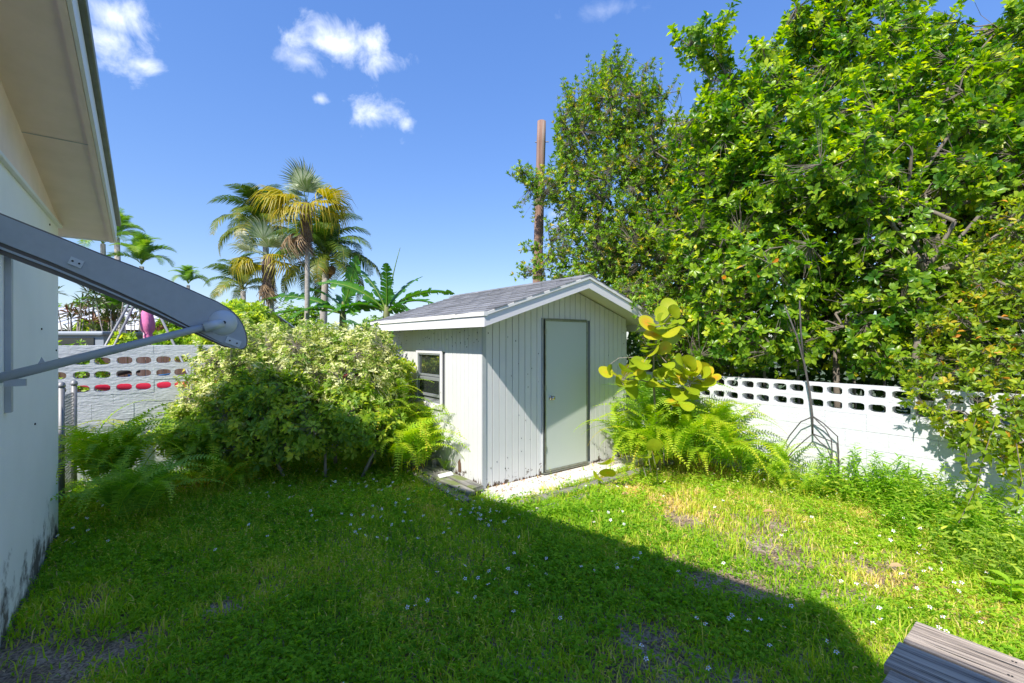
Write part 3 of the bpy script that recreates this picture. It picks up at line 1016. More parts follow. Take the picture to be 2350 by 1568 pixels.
    for _ in range(46):
        yy = r.uniform(.05, 2.5); zz = r.uniform(1.72, 2.0)
        mb.box(-.006, -.0021, yy, yy + r.uniform(.004, .009), zz, zz + r.uniform(.006, .018))
    for _ in range(60):
        xx = r.uniform(.08, 2.65); zz = r.choice([r.uniform(1.3, 2.05), r.uniform(.1, .4), r.uniform(.4, 1.6)])
        if D0 < xx < D1 + .02: continue
        mb.box(xx, xx + r.uniform(.004, .010), -.006, -.0021, zz, zz + r.uniform(.006, .02))
    link('specks', mb.mesh(fix=False), M['dark'], t, kind='stuff')
    # rotten base: jagged brown splinters at the foot of the walls
    mb = MB()
    for i in range(70):
        if r.random() < .6: xx, yy = r.uniform(0, .95), -.004
        else: xx, yy = r.uniform(1.85, 2.7), -.004
        h = r.uniform(.01, .045) * (1.6 if xx < .2 else 1)
        mb.add([(xx, yy, .02), (xx + r.uniform(.015, .05), yy, .02), (xx + .012, yy, .035 + h)], [(0, 1, 2)])
    for i in range(40):
        yy = r.choice([r.uniform(0, .15), r.uniform(.42, .62), r.uniform(0, 1.2)])
        h = r.uniform(.01, .05) + (.10 * r.random() if .42 < yy < .62 or yy < .1 else 0)
        mb.add([(-.004, yy, .02), (-.004, yy + r.uniform(.012, .035), .02), (-.004, yy + .012, .04 + h)], [(0, 1, 2)])
    link('rotten_edge', mb.mesh(fix=False), M['rot'], t, kind='stuff')
    mb = MB(); mb.add([(-.006, .46, .13), (-.006, .54, .12), (-.006, .545, .25), (-.006, .50, .30), (-.006, .47, .24)], [(0, 1, 2, 3, 4)])
    mb.add([(-.007, .475, .15), (-.007, .515, .14), (-.007, .52, .22), (-.007, .48, .225)], [(0, 1, 2, 3)])
    link('rot_hole', mb.mesh(fix=False), M['rot'], t)


M['rot'] = solid('rotten_wood', (.09, .05, .03), .95, noise=(30, .6, (.2, .12, .07)))
M_SH = solid('grey_shingle', (.17, .175, .19), .9, noise=(70, .6, (.30, .30, .31)), bump=(200, .5, .003), var=.22, spec=.2)
shed()


# ------------------------------------------------------------------ things on the ground round the shed
def pads():
    t = link('path', MB().prism([(-.02, .03), (2.95, .03), (3.0, -.42), (2.2, -.50), (1.3, -.52), (.6, -.56), (-.1, -.52), (-.12, -.2)][::-1], 'z', -.02, .034).mesh(), M['concrete'], None, SHED, (0, 0, TH), 'structure')
    # long timbers
    def timber(x0, x1, yc, w, z0, z1, label, rz=0, cat='timber', nm='landscape_timber'):
        a = thing(nm, label, cat, loc(SHED, x0, yc), TH + rz)
        mb = MB(); L_ = x1 - x0
        mb.prism([(-w / 2, z0), (w / 2, z0), (w / 2, z1 - .015), (w / 2 - .015, z1), (-w / 2 + .012, z1 - .004), (-w / 2, z1 - .02)], 'x', 0, L_)
        o = link('beam', mb.mesh(), M['timber'], a)
        bevel(o, .006)
        return a
    timber(-.05, 2.95, -.66, .13, -.03, .052, 'long weathered landscape timber edging the pale slab in front of the shed door')
    timber(-.1, 1.75, -.90, .11, -.03, .03, 'low half sunk timber in the grass in front of the longer edging timber', .03)
    # slabs along left wall: direction D
    def plank(x0, y0, y1, w, z0, z1, label, rz=0):
        o = loc(SHED, x0, y0)
        a = thing('wood_plank', label, 'plank', o, TH + math.pi / 2 + rz, 'grey planks beside the shed')
        mb = MB(); mb.box(0, y1 - y0, 0, w, z0, z1)
        bevel(link('board', mb.mesh(), M['timber'], a), .005)
    plank(-.045, -.10, 1.62, .15, .06, .115, 'grey weathered plank lying closest against the shed side wall', .02)
    plank(-.205, -.16, 1.66, .125, .05, .10, 'middle grey weathered plank of the three beside the shed', .0)
    plank(-.34, -.32, 1.30, .12, .025, .075, 'outermost grey weathered plank of the three, bordering the lawn', -.02)
    mb = MB(); mb.box(-.09, .09, -.05, .05, 0, .01)
    tag(link('tile_shard', mb.mesh(), M['stone'], None, loc(SHED, -.2, .52, .117), (.1, -.12, .4)), 'small white tile shard lying on the grey planks by the shed', 'tile')
    mb = MB(); mb.box(0, .30, 0, .06, 0, .16)
    tag(link('edging_board', mb.mesh(), M['timber'], None, loc(SHED, -.10, .95, .06), (0, 0, TH + 1.6)), 'dark upright edging board against the shed wall under the ferns', 'board')
    for i, (x, y, s, lb) in enumerate(((1.35, -.40, .36, 'large flat white stone on the slab in front of the shed door'), (1.95, -.42, .24, 'smaller flat white stone to the right on the slab'), (2.6, -.40, .26, 'flat white stone at the far end of the slab beside the ferns'))):
        r = random.Random(i + 5); n = 7
        pl = [(math.cos(k * 2 * math.pi / n) * s * r.uniform(.6, 1), math.sin(k * 2 * math.pi / n) * s * .35 * r.uniform(.7, 1)) for k in range(n)]
        o = link('flat_stone', MB().prism(pl, 'z', 0, .035).mesh(), M['stone'], None, loc(SHED, x, y, .034), (0, .02, TH + r.uniform(-.2, .2)))
        tag(bevel(o, .008), lb, 'stone')


pads()


# ------------------------------------------------------------------ block walls
def screen_block(L_, H, T, hw, hh, seed, ee=.62):
    """block with two cored openings through Y; x 0..L, y 0..T, z 0..H"""
    r = random.Random(seed); mb = MB(); core = MB()
    n = 16
    for c in range(2):
        x0, x1 = (0, L_ / 2) if c == 0 else (L_ / 2, L_)
        cx = (L_ * .262 if c == 0 else L_ * .738) + r.uniform(-.003, .003); cz = H / 2 + r.uniform(-.002, .002)
        ring = []
        for k in range(n):
            a = 2 * math.pi * (k + .5) / n
            ex = abs(math.cos(a)) ** ee * math.copysign(1, math.cos(a)); ez = abs(math.sin(a)) ** ee * math.copysign(1, math.sin(a))
            # ends pinch a little, as a core does
            px = ex * hw / 2 * (1.0 + r.uniform(-.02, .02)); pz = ez * hh / 2 * (1 - .16 * abs(ex) ** 3) * (1 + r.uniform(-.02, .02))
            ring.append((cx + px, cz + pz))
        outer = []
        for (px, pz) in ring:
            dx, dz = px - cx, pz - cz
            s = min(((x1 if dx > 0 else x0) - cx) / dx if abs(dx) > 1e-6 else 9, ((H if dz > 0 else 0) - cz) / dz if abs(dz) > 1e-6 else 9)
            outer.append([cx + dx * s, cz + dz * s])
        # snap corner points
        for q in ((x0, 0), (x1, 0), (x1, H), (x0, H)):
            j = min(range(n), key=lambda i: (outer[i][0] - q[0]) ** 2 + (outer[i][1] - q[1]) ** 2); outer[j] = list(q)
        base = len(mb.v)
        for y in (0, T):
            mb.v += [(p[0], y, p[1]) for p in outer]; mb.v += [(p[0], y, p[1]) for p in ring]
        for k in range(n):
            k2 = (k + 1) % n
            mb.f.append((base + k, base + k2, base + n + k2, base + n + k))
            o2 = base + 2 * n
            mb.f.append((o2 + k2, o2 + k, o2 + n + k, o2 + n + k2))
            mb.f.append((base + n + k, base + n + k2, o2 + n + k2, o2 + n + k))
            mb.f.append((base + k2, base + k, o2 + k, o2 + k2))
    return mb.mesh('screen_block', fix=False)


def block_walls():
    L_, T = .400, .150
    def wall(name, label, origin, rotz, mat, cols, layout, c0, ee=.62):
        t = thing(name, label, 'wall', origin, rotz)
        r = random.Random(11)
        var = {}
        z = -.03
        pitch = .406
        for ri, (kind, H) in enumerate(layout):
            if kind == 's':
                ms = [screen_block(L_ + .006, H - .001, T, .158, .094, s, ee) for s in range(4)]
                for m_ in ms: m_.materials.append(mat)
            else:
                mb = MB(); mb.box(.0, L_ + .006 - .0015, 0, T, 0, H - .0025); m0 = mb.mesh('block'); m0.materials.append(mat); ms = [m0]
            off = 0 if (kind == 's') else (0 if ri % 2 else .203)
            for c in range(c0, c0 + cols):
                me = r.choice(ms)
                o = bpy.data.objects.new('screen_block' if kind == 's' else 'block', me); COL.objects.link(o); o.parent = t
                o.location = (c * pitch + off + (0), (r.uniform(-.0022, .0022)), z + r.uniform(-.0006, .0006))
                if kind == 'b':
                    bevel(o, .002, 1)
            z += H
        return t, z
    # left wall along F: cap course, three screen courses, plain courses below; top at 1.76
    lay = [('b', .203)] * 5 + [('b', .120)] + [('s', .172)] * 3 + [('b', .112)]
    # heights: -.03 + 1.015+.135+.48+.135 = 1.735
    wall('screen_block_wall', 'dull white block wall with three rows of openings left of the big shrub', LW + np.array([0, 0, .02]), TH, M['blockgrey'], 24, lay, -8)
    lay = [('b', .203)] * 4 + [('b', .188)] + [('s', .165)] * 2
    # right wall: runs along D, face towards -F.  local x along -D so that the face (y=0) looks to -F
    wall('screen_block_wall', 'bright white block wall with two rows of openings right of the shed', RW + np.array([0, 0, .0]), TH - math.pi / 2, M['block'], 27, lay, -12, .42)


block_walls()


# ------------------------------------------------------------------ bench (bottom right)
def bench():
    # plot axes: planks run along -D
    c = np.array([1.957, 2.222, 0])
    t = thing('wooden_bench', 'weathered grey plank bench cropped by the lower right corner', 'bench', c, TH - math.pi / 2)
    # local x along -D, local y along F (negative = towards camera)
    w = .236; z1 = .45
    for i in range(3):
        mb = MB(); seg = 10; prof = []
        for k in range(seg + 1):
            a = k / seg; yy = -i * (w + .012) - a * w
            cup = -.003 * (1 - (2 * a - 1) ** 2) + .0015 * math.sin(a * 9 + i)
            ed = -.003 if k in (0, seg) else 0
            prof.append((yy, z1 + cup + ed - .006 * i))
        low = [(p[0], z1 - .045 - .006 * i) for p in (prof[-1], prof[0])]
        x0 = .0 + [0, -.012, .012][i]
        mb.prism(prof + low, 'x', x0, 1.7)
        bevel(link('plank', mb.mesh(), M['bench'], t), .003, 2)
    rb = random.Random(12)
    mb = MB()
    for i in range(3):
        for q in range(9):
            x0 = rb.uniform(.0, .9); y0 = -i * (w + .012) - rb.uniform(.03, .2); L_ = rb.uniform(.08, .5); h = z1 - .006 * i + .001
            mb.add([(x0, y0 - .0012, h), (x0 + L_ * .5, y0 - .0026 + rb.uniform(-.004, .004), h), (x0 + L_, y0, h), (x0 + L_ * .5, y0 + .0012, h)], [(0, 1, 2, 3)])
        for x in (.32, .33, 1.39):
            for y in (.05, .18):
                yy = -i * (w + .012) - y; mb.tube([(x, yy, z1 - .006 * i - .004), (x, yy, z1 - .006 * i + .0015)], .004, 8)
    link('cracks_and_nails', mb.mesh(fix=False), M['dark'], t, kind='stuff')
    for x in (.28, 1.35):
        mb = MB(); mb.box(x, x + .09, -.70, -.04, z1 - .14, z1 - .066); link('crosspiece', mb.mesh(), M['bench'], t)
        for y in (-.14, -.68):
            mb = MB(); mb.box(x + .002, x + .088, y, y + .09, -.02, z1 - .141); link('leg', mb.mesh(), M['bench'], t)


bench()


# ------------------------------------------------------------------ utility pole
def pole():
    b = np.array([.46, 9.75, 0]); tp = P(1243, 279, 9.75)
    t = thing('utility_pole', 'tall reddish brown wooden pole rising behind the shed roof', 'pole', b)
    mb = MB(); n = 14; pts = []; rr = []
    for i in range(n + 1):
        a = i / n; pts.append((b * (1 - a) + tp * a) - b); rr.append(.112 - .020 * a + .002 * math.sin(i * 3))
    mb.tube(pts, rr, 14); link('shaft', mb.mesh('shaft', True), M['pole'], t)
    q = pts[-1] - np.array([0, 0, .45])
    mb = MB(); mb.tube([(q[0] - .14, q[1] - .02, q[2]), (q[0] + .15, q[1] - .02, q[2] + .01)], .012, 8); link('bolt', mb.mesh(), M['galv'], t)


pole()


# ------------------------------------------------------------------ chain-link gate left
def gate():
    c = P(142, 960, 5.05); c[2] = 0
    t = thing('chain_link_gate', 'short rusty chain link gate standing between the white house and block wall', 'gate', c)
    a = P(141, 0, 5.0)[:2] - c[:2]; b = P(170, 0, 5.45)[:2] - c[:2]; e = np.array([-1.0, -.35])
    zt = P(0, 888, 5.0)[2]
    for (p, zz, nm) in ((a, zt, 'gate_post'), (b, zt - .02, 'gate_post')):
        mb = MB(); mb.tube([(p[0], p[1], -.02), (p[0], p[1], zz)], .028, 12); po = link(nm, mb.mesh('post', True), M['galv'], t)
        mb = MB(); mb.tube([(p[0], p[1], zz), (p[0], p[1], zz + .012), (p[0], p[1], zz + .04), (p[0], p[1], zz + .055)], [.036, .036, .028, .008], 12)
        link('cap', mb.mesh('cap', True), M['galv'], po)
    mb = MB(); mb.tube([(a[0], a[1], zt - .03), (a[0] + e[0], a[1] + e[1], zt - .1)], .018, 8); link('top_rail', mb.mesh('r', True), M['galv'], t)
    mb = MB()
    for (p, q) in ((a, b), (a, a + e)):
        L_ = math.hypot(*(q - p)); n = int(L_ / .05) + 1
        H = zt - .1
        for k in range(-int(H / .06), n + 2):
            for sgn in (1, -1):
                s0 = k * .05 if sgn > 0 else (k + int(H / .06)) * .05
                # zig-zag wires approximated by diagonals clipped to the panel
                z_s, z_e = .05, H
                x_s, x_e = s0, s0 + sgn * (z_e - z_s) * .8
                pts = []
                for i in range(2):
                    xx, zz = (x_s, z_s) if i == 0 else (x_e, z_e)
                    pts.append([xx, zz])
                # clip to 0..L
                dx = pts[1][0] - pts[0][0]; dz = pts[1][1] - pts[0][1]
                t0, t1 = 0, 1
                for lo, hi in ((0, L_),):
                    if abs(dx) < 1e-6: continue
                    ta, tb = (lo - pts[0][0]) / dx, (hi - pts[0][0]) / dx
                    if ta > tb: ta, tb = tb, ta
                    t0, t1 = max(t0, ta), min(t1, tb)
                if t1 <= t0: continue
                def pt(tt):
                    s = (pts[0][0] + dx * tt) / L_; return (p[0] + (q[0] - p[0]) * s, p[1] + (q[1] - p[1]) * s, pts[0][1] + dz * tt)
                mb.tube([pt(t0), pt(t1)], .003, 3, False)
    link('wire_mesh', mb.mesh(fix=False), M['galv'], t, kind='stuff')


gate()

# ------------------------------------------------------------------ plants: templates
T_OVAL = leaf_template(.42, .25, .12, True, .85)
T_OBOV = leaf_template(.44, .2, .14, True, 1.0)
T_LANCE = leaf_template(.24, .2, .12, True, .7)
T_LOW = leaf_template(.34, .3, .12, False)
T_LOWW = leaf_template(.5, .3, .12, False)


def frond_mesh(length, n, pin, wpin, arch, taper='coco', droop=.3, seed=0, tint=(.2, .8), petiole=.12, rad0=.012, fold=.25, fwd=.35):
    """arching pinnate frond in local +X, up +Z. returns mesh"""
    r = np.random.default_rng(seed)
    s = np.linspace(0, 1, 14)
    ang = arch[0] + (arch[1] - arch[0]) * s ** 1.2
    dx = np.cos(ang); dz = np.sin(ang)
    x = np.concatenate([[0], np.cumsum((dx[1:] + dx[:-1]) / 2)]) * length / 13
    z = np.concatenate([[0], np.cumsum((dz[1:] + dz[:-1]) / 2)]) * length / 13
    y = .04 * length * np.sin(s * 2.5 + seed) * s
    rach = np.stack([x, y, z], 1)
    t = np.linspace(petiole, .995, n)
    px = np.stack([np.interp(t, s, rach[:, i]) for i in range(3)], 1)
    tg = norm(np.stack([np.interp(t, s, np.gradient(rach[:, i])) for i in range(3)], 1))
    side = norm(np.cross(tg, np.array([0, 0, 1.0]) + 1e-4)); up = np.cross(side, tg)
    if taper == 'coco': ln = np.sin(np.clip((t - petiole) / (1 - petiole), 0, 1) * math.pi * .82 + .42) ** .7
    else: ln = np.clip(np.minimum((t - petiole) / .12 + .55, (1.02 - t) / .55), 0.05, 1) ** .8
    parts = []
    for sg in (1, -1):
        k = len(t)
        d = side * sg + tg * (fwd + .25 * t[:, None]) + up * fold + r.normal(0, .06, (k, 3))
        d = norm(d)
        d2 = norm(d + np.array([0, 0, -1.0]) * droop * (1 + r.uniform(-.3, .3, (k, 1))))
        L_ = (pin * ln * r.uniform(.88, 1.08, k))[:, None]
        W_ = (wpin * np.clip(ln, .5, 1))[:, None]
        p0 = px; pm = p0 + d * L_ * .45; p1 = pm + d2 * L_ * .55
        # blade width runs along the rachis tangent
        V = np.stack([p0 - tg * W_ * .35, p0 + tg * W_ * .35, pm + tg * W_ * .5, pm - tg * W_ * .5, p1], 1).reshape(-1, 3)
        o = np.arange(k)[:, None] * 5
        q = np.concatenate([o, o + 1, o + 2, o + 3], 1); tri = np.concatenate([o + 3, o + 2, o + 4], 1)
        if sg < 0: q = q[:, ::-1]; tri = tri[:, ::-1]
        tt = np.repeat(np.clip(r.normal(.0, .08, k) + np.linspace(tint[0], tint[1], k), 0, 1), 5)
        parts.append((V, [q, tri], tt))
    V, Fs, T = twigs(rach[:-1], rach[1:], np.linspace(rad0, rad0 * .25, 14)[:-1], np.linspace(rad0, rad0 * .25, 14)[1:], 4)
    parts.append((V, Fs, np.full(len(V), min(1, tint[1] + .1))))
    V, Fs, T = merge(parts)
    return mk('frond', V, Fs, T)


def fan_mesh(R, nseg, spread, droop, seed=0, tint=(.3, .7), pet=.5, split=.45, cone=.25):
    """costapalmate leaf: petiole along +X then fan; up +Z"""
    r = np.random.default_rng(seed)
    parts = []
    hub = np.array([pet, 0, 0.0])
    mb = MB(); mb.tube([(0, 0, 0), (pet * .5, 0, .02), (pet, 0, 0)], [.014, .010, .008], 4)
    V = np.array(mb.v); Fs = [np.array([f for f in mb.f if len(f) == 4])]
    parts.append((V, Fs, np.full(len(V), .6)))
    ang = np.linspace(-spread, spread, nseg)
    da = 2 * spread / nseg
    Vs, Q, T = [], [], []
    for i, a in enumerate(ang):
        Rl = R * (1 - .22 * abs(a / spread) ** 2) * r.uniform(.9, 1.05)
        d = np.array([math.cos(a), math.sin(a), 0]); nrm = np.array([-math.sin(a), math.cos(a), 0])
        lift = cone
        def pt(rr_, off, zz): return hub + d * rr_ + nrm * off + np.array([0, 0, zz])
        w1 = da * Rl * split * .52; dr = droop * r.uniform(.5, 1.4)
        rows = [(.02, .004, 0), (Rl * split * .55, w1 * .55, .0), (Rl * split, w1, -.02 * droop), (Rl * .75, w1 * .62, -dr * .18 * R), ]
        base = len(Vs)
        for rr_, w_, zz in rows:
            zc = lift * rr_ * (.3 if rr_ < Rl * .9 else .2)
            Vs += [pt(rr_, -w_, zz + zc), pt(rr_, 0, zz + zc + w_ * .45), pt(rr_, w_, zz + zc)]
        shrink = 1 - .45 * min(1, dr)
        Vs.append(pt(Rl * (.75 + .25 * shrink), r.uniform(-.02, .02), -dr * .55 * R + lift * Rl * .2))
        for j in range(3):
            b0 = base + j * 3
            Q += [(b0, b0 + 1, b0 + 4, b0 + 3), (b0 + 1, b0 + 2, b0 + 5, b0 + 4)]
        T.append((base + 9, base + 10, base + 12)); T.append((base + 10, base + 11, base + 12))
    tt = np.repeat(np.clip(r.uniform(tint[0], tint[1], nseg), 0, 1), 13)
    parts.append((np.array(Vs), [np.array(Q), np.array(T)], tt))
    V, Fs, T2 = merge(parts)
    return mk('fan_leaf', V, Fs, T2)


def place(name, me, mat, root, at, az, pitch=0, roll=0, s=1.0):
    o = link(name, me, mat, root, at)
    o.rotation_mode = 'XYZ'
    o.matrix_local = Matrix.Translation(tuple(at)) @ Matrix.Rotation(az, 4, 'Z') @ Matrix.Rotation(-pitch, 4, 'Y') @ Matrix.Rotation(roll, 4, 'X') @ Matrix.Scale(s, 4)
    return o


# ------------------------------------------------------------------ ferns
FERN = [frond_mesh(.70, 24, .078, .020, (1.15 + .12 * (i % 3), -.9 - .25 * (i % 2)), 'fern', .12, i, (.15 + .08 * i, .55 + .08 * i), .10, .0035, .1, .2) for i in range(5)]
FERNL = [frond_mesh(1.0, 29, .098, .0245, (1.25, -.85 - .3 * (i % 2)), 'fern', .15, 20 + i, (.1 + .1 * i, .5 + .1 * i), .10, .004, .1, .2) for i in range(4)]


def fern(label, c, n, s, lm, meshes, spread=1.0, seed=0, zc=0.0, az0=None, azr=math.pi, vary=.25, group='sword ferns in the yard'):
    r = random.Random(seed)
    t = thing('fern', label, 'fern', (c[0], c[1], zc), 0, group)
    ms = []
    for m_ in meshes:
        c2 = m_.copy(); c2.materials.clear(); c2.materials.append(lm); ms.append(c2)
    n = int(n * 1.9)
    for i in range(n):
        az = (2 * math.pi * i / n + r.uniform(-.4, .4)) if az0 is None else az0 + r.uniform(-azr, azr)
        rr = spread * math.sqrt(r.random())
        a2 = r.uniform(0, 6.28)
        place('frond', r.choice(ms), lm, t, (math.cos(a2) * rr, math.sin(a2) * rr, r.uniform(-.02, .10)), az, r.uniform(-.15, .55), r.uniform(-.35, .35), s * r.uniform(1 - vary, 1 + vary))
    return t


def gp(u, v, z=0.0):
    Y = FD * (EYE - z) / (v - 784)
    return np.array([(u - 1175) / FD * Y, Y, z])


def ferns():
    fern('large dark green fern in deep shade beside the white house corner', (-3.85, 4.65), 20, .88, LM['ferndark'], FERNL, .22, 1, .02)
    fern('bright tall fern rising right behind the white house corner, over the gate post', (-4.38, 4.88), 20, .95, LM['fern'], FERNL, .18, 16, .28)
    fern('second shaded fern between the house corner and the block wall', (-4.45, 5.15), 22, 1.0, LM['fern'], FERNL, .25, 2, .30)
    fern('sunlit fern in front of the dull block wall, left of the shrub', (-3.9, 5.7), 24, .95, LM['fern'], FERNL, .3, 3, .28)
    fern('low yellow green fern at the left foot of the big shrub', (-3.45, 5.55), 18, .95, LM['fern'], FERN, .3, 4, .05)
    fern('bright arching fern at the right foot of the big shrub near the planks', (-1.35, 6.0), 24, 1.0, LM['fern'], FERNL, .25, 5, .15)
    fern('fern leaning on the shed side wall under the window', (-1.15, 6.5), 16, .95, LM['fern'], FERNL, .18, 6, .3)
    fern('fern growing up inside the right half of the big shrub', (-1.75, 6.25), 18, .95, LM['fern'], FERNL, .3, 7, .6)
    fern('yellowish fern nearest the right front corner of the shed', (1.72, 6.35), 24, 1.0, LM['fern'], FERNL, .25, 8, .15)
    fern('dense fern in the middle of the bank below the round leaved plant', (2.10, 6.05), 28, 1.08, LM['fern'], FERNL, .3, 9, .25)
    fern('broad fern spilling onto the lawn in front of the right wall', (2.60, 5.85), 26, 1.02, LM['fern'], FERNL, .3, 10, .2)
    fern('smaller fern against the white wall left of the hanging root', (3.10, 5.65), 20, .72, LM['fern'], FERNL, .25, 11, .1)
    fern('darker upright fern high behind the bank beside the shed corner', (2.15, 6.65), 24, 1.08, LM['ferndark'], FERNL, .25, 12, .6)
    fern('lush green fern on top of the bank against the white wall', (2.75, 6.25), 22, .98, LM['fern'], FERNL, .25, 15, .45)
    fern('small low fern at the right end of the fern bank', (3.3, 5.3), 14, .6, LM['fern'], FERN, .2, 13, .03)
    fern('single sprig of fern sprouting at the foot of the shed side wall', tuple(loc(SHED, -.06, .75)[:2]), 3, .38, LM['fern'], FERN, .02, 14, .06)

ferns()


# ------------------------------------------------------------------ sea grape
def sea_grape():
    base = np.array([2.02, 6.25, 0])
    t = thing('sea_grape', 'young plant with big round yellow green leaves above the ferns beside the shed', 'plant', base)
    r = random.Random(4)
    n = 22
    ms = []
    for j in range(6):
        V = [(0, .5, .0)]; R_ = .5
        for k in range(n):
            a = 2 * math.pi * k / n - math.pi / 2
            rr = R_ * (1 + .05 * math.sin(3 * a + j)) * (.84 if k == 0 else 1)
            V.append((math.cos(a) * rr * 1.08, .5 + math.sin(a) * rr, .09 * (abs(math.cos(a)) ** 1.5) + .04 * math.sin(2 * a + j) - .06 * max(0, math.sin(a))))
        me = mk('leaf', np.array(V), [np.array([[0, 1 + k, 1 + (k + 1) % n] for k in range(n)])], [[.2, .3, .4, .5, .6, .78][j] + (0.16 if i == 0 else 0) for i in range(n + 1)], True)
        me.materials.append(LM['grape']); ms.append(me)
    spots = [(1548, 715), (1522, 733), (1506, 745), (1540, 748), (1500, 768), (1540, 772), (1556, 742), (1450, 832), (1610, 845), (1625, 880), (1400, 850), (1415, 862), (1438, 850), (1462, 838), (1470, 862), (1447, 880),
             (1430, 885), (1488, 805), (1535, 838), (1560, 828), (1580, 835), (1592, 850), (1545, 862), (1568, 872), (1580, 862), (1605, 888), (1585, 905), (1560, 905), (1540, 885), (1515, 862),
             (1480, 828), (1510, 805), (1600, 870), (1525, 800), (1495, 880), (1555, 925), (1575, 930)]
    low = [(1388, 1062), (1402, 1058), (1478, 1050), (1505, 1060), (1372, 1095), (1520, 1018), (1490, 1040), (1395, 1085), (1500, 1022)]
    spots += [(a + r.uniform(-24, 24), b + r.uniform(-18, 18)) for a, b in spots]
    stems = MB()
    nodes = {}
    main = [(1520, 1050), (1505, 960), (1500, 880), (1500, 800), (1520, 745)]
    mp = [P(u, v, 6.2 - .04 * i) - base for i, (u, v) in enumerate(main)]
    mp[0] = np.array([0, 0, 0.0])
    st = link('stem', MB().tube(mp, [.02, .017, .014, .011, .006], 8).mesh('stem', True), M['barkl'], t)
    b2 = [mp[2], P(1545, 900, 6.1) - base, P(1585, 880, 5.95) - base]
    link('stem', MB().tube(b2, [.012, .009, .005], 6).mesh('stem', True), M['barkl'], t)
    b3 = [mp[2], P(1460, 870, 6.2) - base, P(1425, 875, 6.1) - base]
    link('stem', MB().tube(b3, [.012, .009, .005], 6).mesh('stem', True), M['barkl'], t)
    hubs = [mp[4], b2[2], b3[2], mp[3], b2[1], b3[1]]
    for (u, v) in spots + low:
        Y = r.uniform(5.72, 6.1) if v < 950 else r.uniform(5.35, 5.6)
        p = P(u, v, Y) - base
        h = min(hubs, key=lambda q: np.linalg.norm(q - p)) if v < 950 else p + np.array([.05, .1, -.25])
        d = norm((p - h) * np.array([1, 1, .6]) + np.array([r.uniform(-.3, .3), r.uniform(-.5, .1), r.uniform(-.25, .2)]) * .3)
        nn = norm(np.array([r.uniform(-.5, .2), -r.uniform(.5, 1.0), r.uniform(.3, 1.0)]))
        s = r.uniform(.15, .24) * (1 if v < 950 else .8)
        R = frames(d[None], nn[None])[0]
        st0 = p - R[:, 1] * s * .5
        o = bpy.data.objects.new('leaf', r.choice(ms)); COL.objects.link(o); o.parent = t
        o.matrix_local = Matrix([[*(R[i] * s), st0[i]] for i in range(3)] + [[0, 0, 0, 1]])
        stems.tube([h, st0], [.005, .003], 4, False)
    link('leaf_stalks', stems.mesh(fix=False), M['barkl'], t, kind='stuff')
    # dry arching twig in front of the shed wall
    tw = [P(1392, 868, 6.1), P(1398, 838, 6.1), P(1420, 822, 6.1), P(1455, 820, 6.15), P(1490, 840, 6.2)]
    link('dry_twig', MB().tube([q - base for q in tw], [.003, .004, .004, .005, .006], 5).mesh('tw', True), M['barkl'], t)


sea_grape()


# ------------------------------------------------------------------ shrubs
def B(u, v, Y, r, ry=None, rz=None):
    ry = r if ry is None else ry; rz = r if rz is None else rz
    return (P(u, v, Y), (r, ry, rz))


def in_yard_left(p):
    """keep plants on this side of the left wall unless above it; off the shed"""
    q = p - np.array([LW[0], LW[1], 0]); yl = q @ D
    s = p - SHED; xs = s @ F
    ok = ~((yl > -.04) & (yl < .2) & (p[:, 2] < 1.8))
    ok &= ~((xs > -.03) & (s @ D > -.02))
    ok &= p[:, 2] > .02
    return ok


